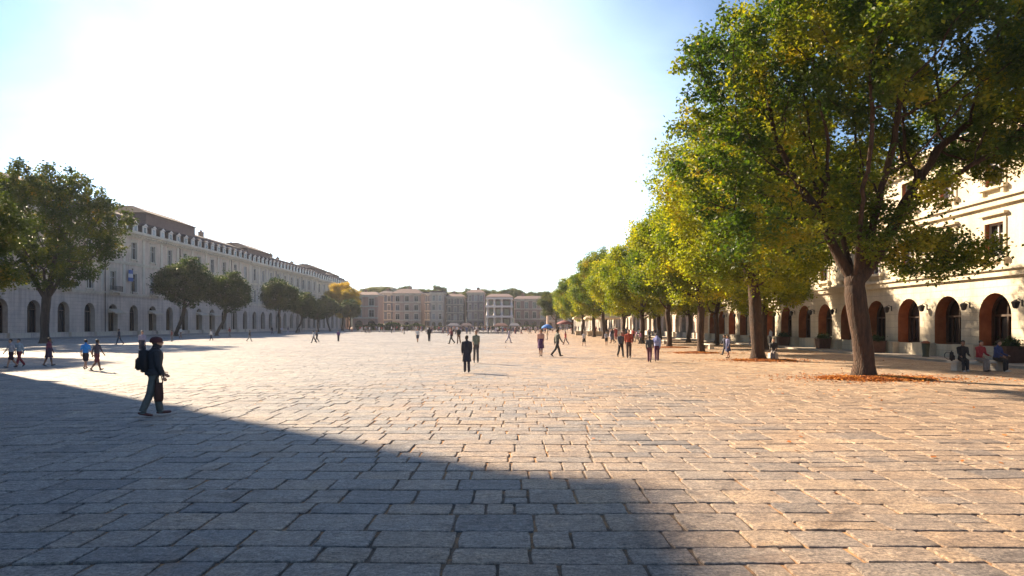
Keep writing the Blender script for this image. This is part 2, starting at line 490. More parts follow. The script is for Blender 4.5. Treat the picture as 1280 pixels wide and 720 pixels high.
BALC = {}
def balcony_mesh(w):
    if w in BALC: return BALC[w]
    m = MB(); q = w / 2 + .7; m.box(-q, q, -1.0, -.301, -.2, -.02); m.box(-q + .3, -q + .6, -.7, -.302, -.6, -.201); m.box(q - .6, q - .3, -.7, -.302, -.6, -.201)
    m.box(-q, q, -1.0, -.95, .95, 1.02, 1); m.box(-q, -q + .05, -.949, -.31, .95, 1.02, 1); m.box(q - .05, q, -.949, -.31, .95, 1.02, 1)
    x = -q
    while x < q - .02: m.box(x, x + .03, -.99, -.96, -.02, .949, 1); x += .16
    y = -.9
    while y < -.35: m.box(-q + .01, -q + .04, y, y + .03, -.02, .949, 1); m.box(q - .04, q - .01, y, y + .03, -.02, .949, 1); y += .16
    BALC[w] = m.mesh('balcony', [TRIM, IRON]); return BALC[w]

def hip_roof(mb, x0, x1, y0, y1, z0, h, ov=.4, flat=.25, mi=0):
    a = [(x0 - ov, y0 - ov, z0), (x1 + ov, y0 - ov, z0), (x1 + ov, y1 + ov, z0), (x0 - ov, y1 + ov, z0)]
    ix, iy = min((x1 - x0) * .35, h * 1.1), (y1 - y0) * (.5 - flat / 2)
    b = [(x0 + ix, y0 + iy, z0 + h), (x1 - ix, y0 + iy, z0 + h), (x1 - ix, y1 - iy, z0 + h), (x0 + ix, y1 - iy, z0 + h)]
    mb.poly(list(reversed(a)), mi)
    for i in range(4):
        j = (i + 1) % 4; mb.poly([a[i], a[j], b[j], b[i]], mi)
    mb.poly(b, mi)

def building(name, label, loc, rot, nb, bay, floors, depth=15, wall=LIME, base=LIMEB, reveal=REVEAL, trim=TRIM,
             roof='mansard', roofmat=SLATE, roofh=4.2, pilasters=True, dormers=2, blocks=(), lantern=False, plinth=0,
             glass=None, group=None, cat='building', chim=True, cornice=.9, surround=True, fl0_awn=()):
    root = empty(name, (loc[0], loc[1], 0), rot, label, cat, group)
    L = nb * bay
    w = MB(); z = 0
    for fi, fl in enumerate(floors):
        z1 = z + fl['h']; mi = 0 if fi else 1
        per = fl.get('per', 1); bw = bay / per
        for b in range(nb * per):
            opening(w, b * bw, (b + 1) * bw, z, z1, fl['w'], z + fl['s'], z + fl['t'], fl.get('arch'), fl.get('dep', .4), mi, 2)
        for (xa, ya, xb, yb) in ((0, depth, 0, 0), (L, 0, L, depth), (L, depth, 0, depth)):
            w.poly([(xa, ya, z), (xb, yb, z), (xb, yb, z1), (xa, ya, z1)], mi)
        z = z1
    H = z
    w.poly([(0, 0, H), (L, 0, H), (L, depth, H), (0, depth, H)])
    w.build('wall', [wall, base, reveal], root)
    # glazing
    z = 0
    for fi, fl in enumerate(floors):
        per = fl.get('per', 1); bw = bay / per
        if fl.get('arch'):
            fm, gm = arch_window(fl['w'], fl['s'], fl['t'], fl.get('dep', .4), fr=fl.get('frame', WOOD))
            for b in range(nb * per):
                o = link('arched_window', fm, root, ((b + .5) * bw, 0, z + fl['s'])); link('pane', gm, o)
        else:
            sm, fm, gm = rect_window(fl['w'], fl['t'] - fl['s'], trim)
            for b in range(nb * per):
                o = link('window', fm, root, ((b + .5) * bw, 0, z + fl['s'])); link('pane', gm, o)
                if surround: link('surround', sm, o)
                if fl.get('balc') and (b % fl['balc'] == 1):
                    link('balcony', balcony_mesh(fl['w']), root, ((b + .5) * bw, 0, z + fl['s'] - .25))
        z += fl['h']
    if fl0_awn:
        am = MB(); q = floors[0]['w'] / 2 + .25; zt = floors[0]['t'] - .9
        am.poly([(-q, -.02, zt), (q, -.02, zt), (q, -1.5, zt - .75), (-q, -1.5, zt - .75)]); am.poly([(-q, -1.5, zt - .75), (q, -1.5, zt - .75), (q, -1.5, zt - 1.05), (-q, -1.5, zt - 1.05)])
        for k in (-q, q): am.poly([(k, -.02, zt), (k, -1.5, zt - .75), (k, -.02, zt - .75)])
        ame = am.mesh('awning', cloth((.42, .37, .30)))
        for b in fl0_awn: link('awning', ame, root, ((b + .5) * bay, 0, 0))
    if pilasters:
        dp = MB(); dp.tube([(0, -.28, .1), (0, -.28, H - 1.0), (0, -.1, H - .92)], .08, 8)
        dpe = dp.mesh('downpipe', IRON)
        for b in range(3, nb, 4): link('downpipe', dpe, root, (b * bay + .62, 0, 0))
    # string courses
    z = 0
    for fi, fl in enumerate(floors[:-1]):
        z += fl['h']
        c = MB(); c.box(-.15, L + .15, -.22, -.003, z - .18, z + .18); c.box(-.25, L + .25, -.38, -.003, z + .181, z + .36)
        c.build('string_course', trim, root)
    c = MB(); e = cornice
    c.box(-.2, L + .2, -.2, -.003, H - .9, H - .45); c.box(-e * .6, L + e * .6, -e * .6, .1, H - .449, H - .15)
    c.box(-e, L + e, -e, depth + .2, H - .149, H + .15)
    k = 0.0
    while k < L:
        c.box(k, k + .28, -e * .85, -.004, H - .70, H - .4495); k += bay / 7
    c.build('cornice', trim, root)
    if pilasters:
        g0 = floors[0]['h'] + .361
        pm = MB(); pm.box(-.38, .38, -.14, -.002, 0, H - .901 - g0); pm.box(-.5, .5, -.2, -.002, H - 1.5 - g0, H - 1.2 - g0)
        me = pm.mesh('pilaster', trim)
        for b in range(nb + 1): link('pilaster', me, root, (min(max(b * bay, .38), L - .38), 0, g0))
    if plinth:
        pm = MB(); pw = floors[0]['w']; wd = bay - pw + .3
        pm.box(-wd / 2, wd / 2, -.45, -.003, .0, plinth)
        me = pm.mesh('plinth_block', trim)
        for b in range(nb + 1):
            link('plinth_block', me, root, (min(max(b * bay, wd / 2), L - wd / 2), 0, .09))
    if lantern:
        me = lantern_mesh()
        for b in range(1, nb): link('wall_lantern', me, root, (b * bay, 0, 3.35)).scale = (.75, .75, .75)
    rm = MB()
    if roof == 'mansard':
        s = .9
        a = [(-.1, s, H + .151), (L + .1, s, H + .151), (L + .1, depth, H + .151), (-.1, depth, H + .151)]
        hb = min(3.7, roofh - .5); b = [(.6, s + 1.5, H + hb), (L - .6, s + 1.5, H + hb), (L - .6, depth - 1.5, H + hb), (.6, depth - 1.5, H + hb)]
        cc = [(3, s + 5, H + roofh), (L - 3, s + 5, H + roofh), (L - 3, depth - 5, H + roofh), (3, depth - 5, H + roofh)]
        for p, q in ((a, b), (b, cc)):
            for i in range(4):
                j = (i + 1) % 4; rm.poly([p[i], p[j], q[j], q[i]])
        rm.poly(cc)
    elif roof == 'hip':
        hip_roof(rm, 0, L, 0, depth, H + .16, roofh, .7)
    else:
        rm.box(0, L, 0, .3, H + .151, H + .9); rm.box(0, L, depth - .3, depth, H + .151, H + .9); rm.box(0, .3, .3, depth - .3, H + .151, H + .9); rm.box(L - .3, L, .3, depth - .3, H + .151, H + .9)
    ro = rm.build('roof', roofmat, root)
    if roof == 'mansard':
        # parapet blocks between the dormers
        par = MB(); par.box(0, L, -.25, .15, H + .152, H + .55)
        par.build('parapet', trim, root)
        dm, gm = dormer_meshes()
        n = nb * dormers; st = L / n
        for i in range(n):
            o = link('dormer', dm, root, ((i + .5) * st, .75, H + .45)); link('pane', gm, o)
    for (x0, x1, hh) in blocks:
        bk = MB(); bk.box(x0, x1, 2.2, depth - 2, H + .2, H + hh, 0); b_ = bk.build('attic_block', simple('attic_wall', (.12, .085, .085), .8, .2), root)
        hr = MB(); hip_roof(hr, x0, x1, 2.2, depth - 2, H + hh + .002, 1.9, .5); hr.build('attic_roof', roofmat, b_)
    if chim:
        cm = MB(); cm.box(-.7, .7, -.45, .45, 0, 2.6); cm.box(-.8, .8, -.55, .55, 2.601, 2.8)
        for q in (-.4, 0, .4): cm.tube([(q, 0, 2.801), (q, 0, 3.3)], .12, 8)
        me = cm.mesh('chimney', simple('chimney_brick', (.26, .17, .13), .9, .25))
        rr = random.Random(name + str(loc)); x = rr.uniform(3, 8)
        while x < L - 3:
            link('chimney', me, ro, (x, depth * rr.uniform(.4, .6), H + roofh - 1.6)); x += rr.uniform(9, 19)
    return root

# left palace row, X = -76, front facing +X
GF = dict(h=8.0, w=3.0, s=.9, t=6.1, arch=True, dep=.9, frame=WOOD)
UF = dict(h=6.2, w=1.9, s=.75, t=4.4, dep=.35, balc=2)
UF2 = dict(h=6.3, w=1.85, s=1.1, t=4.5, dep=.35)
building('palace', 'long grey stone palace nearest on the left, with arched ground floor and dormers', (-76, 74.6), R(90), 17, 7.0,
         [GF, UF, UF2], fl0_awn=(7, 9, 12, 13), blocks=((68, 90, 5.6), (30, 44, 4.4)), plinth=.8, roofh=5.0)
building('palace', 'second stone palace along the left side, behind the paired trees', (-76, 193.7), R(90), 10, 6.6,
         [dict(GF), dict(UF, h=6.1, per=1), dict(UF2, h=6.2)], blocks=((4, 22, 4.6),), roofh=4.8, dormers=2,
         wall=wall_mat('second_limestone', (.47, .43, .39), (.36, .33, .31)))
building('palace', 'farthest stone palace of the left row, with two dark roof turrets', (-76, 259.8), R(90), 8, 6.6,
         [dict(GF), dict(UF, h=5.9), dict(UF2, h=6.0)], blocks=((6, 20, 4.8), (34, 42, 4.2)), roofh=5.0,
         wall=wall_mat('third_stone', (.52, .45, .35), (.42, .36, .29)))
# wing that stands out of the picture on the left and shades the foreground
building('corner_house', 'grey stone corner house just beyond the left edge of the view', (-29, -16.6), R(90), 8, 6.5,
         [dict(GF, h=8.5), dict(UF, h=6.9), dict(UF2, h=7.8)], depth=16, roof='hip', roofh=2.2, dormers=2, cornice=.6)

# right arcade building, X = 28
GR = dict(h=5.1, w=2.6, s=.9, t=4.0, arch=True, dep=.8, frame=WOOD)
U1 = dict(h=4.1, w=1.5, s=.95, t=2.95, dep=.3); U2 = dict(h=4.3, w=1.45, s=1.0, t=3.0, dep=.3)
building('arcade_building', 'sunlit cream arcade building behind the large tree on the right', (28, 95.4), R(-90), 19, 4.2, [GR, U1, U2],
         wall=CREAM, base=CREAMB, reveal=TERRA, trim=CREAM, roof='hip', roofmat=TILE, roofh=2.2, pilasters=False, dormers=1, lantern=True, plinth=.85, depth=14, cornice=.7)
building('arcade_building', 'pink plastered house beyond the cream arcade, half hidden by trunks', (28, 168.2), R(-90), 16, 4.4, [dict(GR), dict(U1), dict(U2)],
         wall=wall_mat('pink_plaster', (.60, .45, .36), (.50, .36, .28)), base=wall_mat('pink_base', (.62, .50, .42), (.5, .4, .33), course=.5), reveal=REVEAL, trim=TRIM,
         roof='hip', roofmat=TILE, roofh=3, pilasters=False, plinth=.85, depth=14)
building('arcade_building', 'pale house at the far end of the right tree row', (28, 300.3), R(-90), 28, 4.6, [dict(GR), dict(U1), dict(U2)],
         wall=wall_mat('pale_plaster', (.58, .52, .44), (.48, .43, .36)), base=wall_mat('pale_base', (.58, .52, .45), (.48, .42, .36), course=.5), reveal=REVEAL, trim=TRIM,
         roof='hip', roofmat=TILE, roofh=3, pilasters=False, plinth=.85, depth=14)

# far side of the square
def fx(px, d): return (px - 640) * d / F
pinkw = wall_mat('far_pink', (.48, .29, .22), (.38, .25, .20)); beigew = wall_mat('far_beige', (.46, .34, .27), (.34, .27, .24))
greyw = wall_mat('far_grey', (.13, .15, .18), (.09, .11, .14)); sandw = wall_mat('far_sand', (.44, .37, .32), (.30, .27, .26))
def far_house(label, p0, p1, d, top, wm, nf=4, bay=3.4, roof='hip', rh=1.6, rm=TILE, depth=14):
    x0, x1 = fx(p0, d), fx(p1, d); H = (HOR - top + 2 + (p0 * 7 % 3)) * d / F + CAMH
    nb = max(2, round((x1 - x0) / bay)); b = (x1 - x0) / nb; fh = H / nf
    fl = [dict(h=fh, w=b * .42, s=.5 if i else .4, t=fh * .72, dep=.35) for i in range(nf)]
    fl[0] = dict(h=fh, w=b * .6, s=.2, t=fh * .8, dep=.6, arch=True)
    return building('town_house', label, (x0, d), 0, nb, b, fl, depth=depth, wall=wm, base=wm, reveal=REVEAL, trim=TRIM, roof=roof, roofmat=rm,
                    roofh=rh, pilasters=False, chim=True, cornice=.5)
far_house('salmon pink house at the left end of the far side of the square', 441, 472, 300, 371, pinkw, nf=3, bay=5)
far_house('dark grey house set back in the gap beside the salmon pink house', 474, 490, 350, 369, greyw, rm=SLATE)
far_house('wide red brown house with white framed top windows on the far side', 491, 526, 318, 371, beigew, rh=2.4, bay=4.2)
far_house('narrow slate grey house in a gap on the far side', 528, 537.5, 345, 369, greyw, roof='flat', rm=SLATE)
far_house('narrow sandy house with light bays, third gap from the left, far side', 538, 554, 312, 369, sandw, bay=3.4, roof='flat')
far_house('grey brown house left of the narrow pink one on the far side', 558, 580, 322, 373, wall_mat('far_taupe', (.25, .22, .22), (.19, .18, .19)), bay=3)
far_house('narrow pale house directly left of the columned palace', 584, 605, 318, 370, wall_mat('far_rose', (.32, .25, .25), (.24, .21, .22)), bay=3)
far_house('long low pinkish house right of the columned palace', 643, 683, 316, 377, wall_mat('far_buff', (.35, .24, .20), (.25, .21, .20)), nf=3)
far_house('brown house behind the farthest tree of the right row', 684, 716, 335, 374, beigew)
far_house('grey house closing the far right corner of the square', 717, 770, 345, 378, sandw)

def columned():
    d = 300; x0, x1 = fx(608, d), fx(640.5, d); L = x1 - x0; H = (HOR - 371) * d / F + CAMH
    root = empty('columned_palace', (x0, d, 0), 0, 'columned palace with a white three by three frame of open bays in the far centre', 'building')
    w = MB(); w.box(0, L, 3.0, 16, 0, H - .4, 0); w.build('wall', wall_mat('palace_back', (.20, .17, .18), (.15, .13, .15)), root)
    xs = [0, L * .27, L * .55, L * .93]; zs = [0, H * .40, H * .71, H - .6]
    cm = MB()
    for z in zs[1:]:
        f = MB(); f.box(-.3, L + .3, -.35, 2.99, z - .45, z + .35); f.build('floor_beam', WHITE, root)
    for i, x in enumerate(xs):
        for k in range(3):
            a, b = zs[k] + (.351 if k else 0), zs[k + 1] - .451
            c = MB(); c.tube([(x + .4, .3, a), (x + .4, .3, a + .3), (x + .4, .3, a + .31), (x + .4, .3, b - .3), (x + .4, .3, b - .29), (x + .4, .3, b)], [.65, .65, .48, .42, .6, .6], 12)
            c.build('column', WHITE, root, True)
    for k in range(3):
        for i in range(3):
            gw = (xs[i + 1] - xs[i]) * .5; gx = (xs[i] + xs[i + 1]) / 2 + .4
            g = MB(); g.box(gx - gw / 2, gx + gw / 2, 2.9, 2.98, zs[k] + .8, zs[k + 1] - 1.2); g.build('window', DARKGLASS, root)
    r = MB(); hip_roof(r, 0, L, 0, 16, H, 1.6, .5); r.box(-.4, L + .4, -.5, 16, H - .249, H - .002); r.build('roof', TILE, root)
columned()

# hill behind the roofs
def hill(px, d, w, top, name='hill'):
    cx = fx(px, d); H = (HOR - top) * d / F + CAMH; m = MB(); n = 28
    rings = []
    for k in range(9):
        t = k / 8; rr = math.cos(t * math.pi / 2) ** .8 + .001
        rings.append([(cx + w * rr * math.cos(2 * math.pi * i / n) * (1 + .08 * math.sin(3 * i)), d + w * .6 * rr * math.sin(2 * math.pi * i / n), H * math.sin(t * math.pi / 2) ** 1.3 - .5) for i in range(n)])
    m.loft(rings, 0)
    tag(m.build(name, simple('hill_scrub', (.07, .085, .05), .95, .35, .05, bmp=.5, bscale=.2), smooth=True), kind='structure')
hill(477, 700, 45, 357); hill(560, 900, 130, 364); hill(640, 1000, 170, 366)

# ------------------------------------------------------------------ trees
def grow(seed, start, blobs, nattr, step, kill, droop=0.0):
    """space colonisation: start = [(pos, parent)], blobs = [(c, r3, weight)]"""
    rng = np.random.default_rng(seed)
    wts = np.array([b[2] for b in blobs]); wts = wts / wts.sum()
    idx = rng.choice(len(blobs), nattr, p=wts)
    u = rng.normal(size=(nattr, 3)); u /= np.linalg.norm(u, axis=1)[:, None]
    u *= (rng.random(nattr) ** .42)[:, None]
    A = np.array([blobs[i][0] for i in idx]) + u * np.array([blobs[i][1] for i in idx])
    P = [np.array(s[0], float) for s in start]; par = [s[1] for s in start]
    pos = np.array(P); D = np.linalg.norm(A[:, None] - pos[None], axis=2)
    near = D.argmin(1); dist = D.min(1)
    allp = list(pos)
    for it in range(140):
        alive = dist > kill
        if not alive.any(): break
        act = alive
        nn = near[act]; dirs = A[act] - np.array(allp)[nn]
        dirs /= np.linalg.norm(dirs, axis=1)[:, None] + 1e-9
        u_, inv = np.unique(nn, return_inverse=True)
        S = np.zeros((len(u_), 3)); np.add.at(S, inv, dirs)
        S /= np.linalg.norm(S, axis=1)[:, None] + 1e-9
        S += rng.normal(0, .16, S.shape); S[:, 2] -= droop
        S /= np.linalg.norm(S, axis=1)[:, None]
        newp = np.array(allp)[u_] + S * step
        ok = []
        for k, pp in enumerate(newp):
            ok.append(True)
        k0 = len(allp)
        allp += list(newp); par += list(u_)
        d2 = np.linalg.norm(A[:, None] - newp[None], axis=2)
        m = d2.min(1); better = m < dist - 1e-4
        near = np.where(better, d2.argmin(1) + k0, near)
        stuck = alive & ~better & (rng.random(len(A)) < .3)
        dist = np.where(better, m, dist); dist[stuck] = 0
        if len(allp) > 16000: break
    return np.array(allp), np.array(par)

def tree_meshes(name, seed, start, blobs, R0, nattr=900, step=.45, kill=.7, nleaf=60000, leaf=.15, leafm=None, barkm=None, tip=.012, spread=.42, flare=1.55, skel_leaf=6, flat=.5):
    pos, par = grow(seed, start, blobs, nattr, step, kill)
    n = len(pos); rng = np.random.default_rng(seed + 1); rnd = random.Random(seed)
    kids = [[] for _ in range(n)]
    for i in range(n):
        if par[i] >= 0: kids[par[i]].append(i)
    tips = np.zeros(n)
    for i in range(n - 1, -1, -1):
        if not kids[i]: tips[i] = 1
        if par[i] >= 0: tips[par[i]] += tips[i]
    p = math.log(max(2, tips[0])) / math.log(R0 / tip)
    rad = tip * tips ** (1 / p)
    # tubes
    mb = MB(); stack = [(0, None)]
    while stack:
        i, frm = stack.pop()
        chain = [i] if frm is None else [frm, i]
        while kids[chain[-1]]:
            ks = sorted(kids[chain[-1]], key=lambda q: -tips[q])
            for q in ks[1:]: stack.append((q, chain[-1]))
            chain.append(ks[0])
        rr = [rad[c] for c in chain]
        if frm is not None: rr[0] = min(rad[chain[1]] * 1.35, rad[frm] * .92)
        for q in range(1, len(rr)): rr[q] = max(rr[q], rr[q - 1] * .90) if rr[q - 1] > .05 else rr[q]
        if frm is not None and rr[0] > .07 and par[frm] >= 0:
            chain = [par[frm]] + chain; rr = [rr[0] * .9] + rr
        pts = [pos[c] for c in chain]
        if rr[0] > .02 or len(chain) > 3:
            ns = 14 if rr[0] > .25 else 8 if rr[0] > .08 else 5 if rr[0] > .03 else 3
            if frm is None:
                # root flare, drawn with extra rings
                b0 = pts[0]; ex = [(b0 + np.array([0, 0, h])) for h in (-.15, .0, .18, .5)]
                pts = ex + pts[1:]; rr = [rr[0] * flare * 1.15, rr[0] * flare, rr[0] * (1 + (flare - 1) * .45), rr[0] * 1.08] + rr[1:]
            mb.tube([tuple(q) for q in pts], [float(r) * rnd.uniform(.94, 1.06) for r in rr], ns)
    if R0 > .25:
        fk = next(i for i in range(n) if len(kids[i]) > 2 or i == n - 1)
        kr = rad[fk] * 1.02; q = pos[fk]; mb.ell((q[0], q[1], q[2] + .02), (kr, kr, kr * 1.25), 14, 10)
    # flare lobes on thick rings
    tm = mb.mesh('trunk', barkm, True)
    if R0 > .3:
        for v in tm.vertices:
            x, y, z = v.co
            if z < 1.2:
                a = math.atan2(y - pos[0][1], x - pos[0][0]); k = 1 + .13 * math.sin(a * 5 + seed) * (1.2 - max(z, 0)) / 1.2
                v.co.x = pos[0][0] + (x - pos[0][0]) * k; v.co.y = pos[0][1] + (y - pos[0][1]) * k
    # leaves
    cand = np.where((tips <= skel_leaf) & (pos[:, 2] > pos[0][2] + 2.0))[0]
    w = 1.0 / np.sqrt(tips[cand]); w /= w.sum()
    pick = rng.choice(cand, nleaf, p=w)
    c = pos[pick] + rng.normal(0, spread, (nleaf, 3)) * np.array([1, 1, .75])
    s = leaf * rng.uniform(.6, 1.25, nleaf)
    nrm = rng.normal(size=(nleaf, 3)); nrm[:, 2] = np.abs(nrm[:, 2]) + flat; nrm /= np.linalg.norm(nrm, axis=1)[:, None]
    t = rng.normal(size=(nleaf, 3)); t -= nrm * (t * nrm).sum(1)[:, None]; t /= np.linalg.norm(t, axis=1)[:, None]
    b = np.cross(nrm, t)
    v = np.zeros((nleaf, 4, 3)); s_ = s[:, None]
    v[:, 0] = c - t * s_ * .6; v[:, 1] = c + b * s_ * .42 + nrm * s_ * .12 + t * s_ * .08; v[:, 2] = c + t * s_ * .6 - nrm * s_ * .1; v[:, 3] = c - b * s_ * .42 + nrm * s_ * .12 + t * s_ * .08
    ff = (np.array([[0, 1, 2], [0, 2, 3]])[None] + (np.arange(nleaf) * 4)[:, None, None]).reshape(-1)
    lm = fast_mesh('crown', v.reshape(-1, 3), ff, np.full(nleaf * 2, 3), [leafm])
    return tm, lm

def lumps(seed, c, r, k, br=(.34, .5), cut=None, extra=()):
    """crown made of k overlapping sub-blobs placed over an ellipsoid"""
    rr = random.Random(seed); out = []
    for i in range(k):
        z = 1 - 2 * (i + .5) / k; a = i * 2.39996 + rr.uniform(-.3, .3); q = math.sqrt(1 - z * z)
        d = rr.uniform(.52, .74); b = rr.uniform(*br)
        p = (c[0] + r[0] * d * q * math.cos(a), c[1] + r[1] * d * q * math.sin(a), c[2] + r[2] * d * z)
        if cut and not cut(p): continue
        out.append((p, (r[0] * b, r[1] * b, r[2] * b * .8), b ** 2))
    out.append((c, (r[0] * .5, r[1] * .5, r[2] * .5), .12))
    return out + list(extra)

BARK = bark_mat('brown_bark', (.016, .010, .007), (.085, .043, .023))
BARKD = bark_mat('dark_bark', (.025, .02, .018), (.08, .065, .055))
LEAF_NEAR = leaf_mat('leaf_broad_green', [(0, (.018, .042, .012)), (.32, (.038, .08, .015)), (.56, (.095, .14, .018)), (.82, (.26, .26, .025)), (1, (.38, .29, .03))])
LEAF_GOLD = leaf_mat('leaf_golden_green', [(0, (.045, .09, .014)), (.3, (.11, .165, .016)), (.62, (.24, .27, .022)), (.88, (.38, .38, .03)), (1, (.43, .34, .03))], trans=.45)
LEAF_DARK = leaf_mat('leaf_dark_green', [(0, (.014, .034, .014)), (.5, (.026, .056, .02)), (1, (.06, .09, .025))], trans=.3)
LEAF_YELL = leaf_mat('leaf_bright_yellow', [(0, (.2, .17, .02)), (.5, (.42, .3, .03)), (1, (.5, .33, .04))], trans=.4)  # yellow leaf colour over the whole crown
LEAF_OLIVE = leaf_mat('leaf_olive', [(0, (.024, .042, .014)), (.5, (.045, .07, .018)), (.85, (.11, .12, .022)), (1, (.2, .13, .025))], trans=.33)

def put_tree(meshes, loc, label, group, rz=0, sc=1.0, leafm=None, szz=None):
    root = empty('tree', (loc[0], loc[1], 0), rz, label, 'tree', group)
    root.scale = (sc, sc, szz or sc)
    t = link('trunk', meshes[0], root); c = link('crown', meshes[1], root)
    if leafm: c.material_slots[0].link = 'OBJECT'; c.material_slots[0].material = leafm
    return root

def trunk_line(h, bend, n=8, r=0):
    st = []
    for i in range(n):
        t = i / (n - 1); w_ = t * t * (3 - 2 * t); st.append(((bend[0] * w_ + .05 * math.sin(5 * t + r), bend[1] * w_ + .05 * math.cos(4 * t + r), h * t), i - 1))
    return st

# the large tree at the right
def near_start():
    st = trunk_line(3.9, (-.35, 0), 8); k = 7; c = Vector(st[7][0])
    for (dx, dy, dz, n) in ((-.55, .1, .85, 7), (-.05, .5, 1, 6), (.25, -.3, 1, 7), (.75, .1, .75, 8), (-.25, -.7, .8, 6), (.5, .6, .8, 6)):
        d = Vector((dx, dy, dz)).normalized(); p = k; q = Vector(c)
        for i in range(n):
            d = (d + Vector((0, 0, .07))).normalized(); q = q + d * .5
            st.append((tuple(q), p)); p = len(st) - 1
    return st
G_R = 'trees of the front row along the right side'
nb_ = lumps(3, (1.0, 0, 11.3), (9.3, 8.6, 7.4), 42, (.22, .34), cut=lambda p: not (p[0] > 4.5 and 13.0 < p[2] < 13.8) and not (p[0] > 2.8 and p[2] < 8.6) and not (p[1] < -2.5 and p[2] < 10.5 and abs(p[0]) < 4.5),
            extra=[((-5.5, 0, 8.2), (2.8, 2.8, 1.8), .10), ((-4.5, -1, 5.6), (2.6, 2.6, 1.3), .12), ((3.6, 1, 5.2), (2.6, 2.6, 1.2), .10), ((7.0, -1, 12.3), (3, 3, 1.8), .09), ((7.6, 1, 9.6), (2.8, 2.8, 1.5), .08), ((5.2, -3.5, 9.4), (2.6, 2.4, 1.4), .06), ((8.0, -2, 14.6), (2.6, 2.8, 1.6), .07)])
t1 = tree_meshes('near', 11, near_start(), nb_, .39, nattr=4600, step=.38, kill=.5, nleaf=165000, leaf=.15, leafm=LEAF_NEAR, barkm=BARK, spread=.24, flare=1.32)
put_tree(t1, (14.35, 27.2), 'huge leafy tree at the right with a thick forked trunk, nearest to the camera', G_R)

def mid(seed, h=13, r=6.2, base=3.2, nleaf=56000, leaf=.19, lm=LEAF_GOLD, R0=.27, k=26, nattr=1300):
    st = trunk_line(base, (.15, .1), 6, seed)
    return tree_meshes('mid', seed, st, lumps(seed, (0, 0, base * .55 + h * .5 + .2), (r, r, h * .5 - base * .28), k, (.25, .38)), R0, nattr=nattr, step=.5, kill=.75,
                       nleaf=nleaf, leaf=leaf, leafm=lm, barkm=BARK, spread=.40)
t2 = mid(21, 15, 6.8, 3.6, 95000, .165, R0=.36, k=32, nattr=2000)
t3 = mid(22, 12.5, 6.0, 3.3)
t4 = mid(23, 12.5, 5.6, 3.2)
t5 = mid(27, 13.4, 5.2, 3.6, 50000, k=20)
LEAF_MID = leaf_mat('leaf_mid_green', [(0, (.03, .075, .014)), (.35, (.07, .13, .018)), (.65, (.16, .22, .022)), (.9, (.30, .31, .03)), (1, (.38, .28, .03))], trans=.42, tint=(1.35, 1.22, .4))
put_tree(t2, (14.9, 40.6), 'golden green tree standing second from the camera in the front row on the right', G_R, 1.0)
row = [(14.5, 51.3, t3, .97, 'third'), (15.0, 63.5, t5, .88, 'fourth'), (14.8, 76, t4, .98, 'fifth'), (14.8, 89, t3, .88, 'sixth'),
       (14.2, 103, t5, 1.0, 'seventh'), (14.5, 118, t4, 1.0, 'eighth'), (14.3, 136, t3, .98, 'ninth'), (14.4, 158, t4, 1.0, 'tenth')]
for i, (x, y, m, s, w) in enumerate(row):
    put_tree(m, (x, y), 'yellow green tree, %s from the camera in the right front row' % w, G_R, i * 1.9 + .5, s, (None, LEAF_MID, None, None, LEAF_MID, None, LEAF_MID, None)[i])
put_tree(t3, (13.4, 200), 'round green tree at the far end of the right row, standing a little apart', G_R, 2.2, 1.0, LEAF_OLIVE)
G_R2 = 'trees of the back row along the right side'
for i, (x, y, w) in enumerate([(22.0, 58, 'first'), (21.5, 70, 'second'), (22, 83, 'third'), (21.5, 97, 'fourth'), (22, 113, 'fifth'), (22, 132, 'sixth'), (22, 155, 'seventh'), (22, 182, 'eighth'), (23, 212, 'ninth')]):
    put_tree((t4, t3)[i % 2], (x, y), 'tree near the arcade wall, %s from the camera in the back row' % w, G_R2, i * 2.4 + 1, .9)

# left side trees
st = trunk_line(4.5, (.1, 0), 8, 2); c = Vector(st[7][0])
for (dx, dy, dz, n) in ((-.7, 0, .8, 6), (.1, .3, 1, 7), (.75, -.1, .7, 7), (.3, -.6, .9, 5)):
    d = Vector((dx, dy, dz)).normalized(); p = 7; q = Vector(c)
    for i in range(n): d = (d + Vector((0, 0, .08))).normalized(); q = q + d * .7; st.append((tuple(q), p)); p = len(st) - 1
tl = tree_meshes('left', 31, st, lumps(31, (.3, 0, 12.4), (9.6, 9.6, 8.4), 40, (.20, .31)), .47, nattr=2300, step=.5, kill=.7, nleaf=30000, leaf=.30, leafm=LEAF_OLIVE, barkm=BARKD, spread=.30)
G_L = 'trees along the left side of the square'
put_tree(tl, (-54.6, 78), 'big dark tree at the left edge with spreading limbs in front of the palace', G_L, 0, 1.0, None, 1.13)
tm_ = tree_meshes('leftmid', 33, trunk_line(4.2, (.5, 0), 6), lumps(33, (.3, 0, 9.8), (6.2, 6.2, 5.4), 24, (.22, .38)), .34, nattr=1000, step=.5, kill=.8, nleaf=19000, leaf=.32, leafm=LEAF_DARK, barkm=BARKD, spread=.42)
tn_ = tree_meshes('leftlean', 35, trunk_line(4.4, (1.8, 0), 7), lumps(36, (2.0, 0, 9.0), (5.6, 5.6, 4.9), 22, (.22, .38)), .3, nattr=900, step=.5, kill=.8, nleaf=16000, leaf=.32, leafm=LEAF_DARK, barkm=BARKD, spread=.42)
put_tree(tn_, (-64.0, 127), 'left one of the touching pair of dark round trees before the palace', G_L, -.3, 1.08)
put_tree(tn_, (-58.0, 131), 'right one of the touching pair of dark trees, its trunk leaning', G_L, .2, .92)
put_tree(tm_, (-57.8, 166), 'dense dark tree alone between the paired trees and the far clump', G_L, 2, .93)
put_tree(tn_, (-57.5, 178), 'leaning tree just right of the lone dense dark tree on the left', G_L, .6, .8)
put_tree(tm_, (-59.5, 205), 'small dark tree, leftmost of the far clump on the left side', G_L, 4, .62)
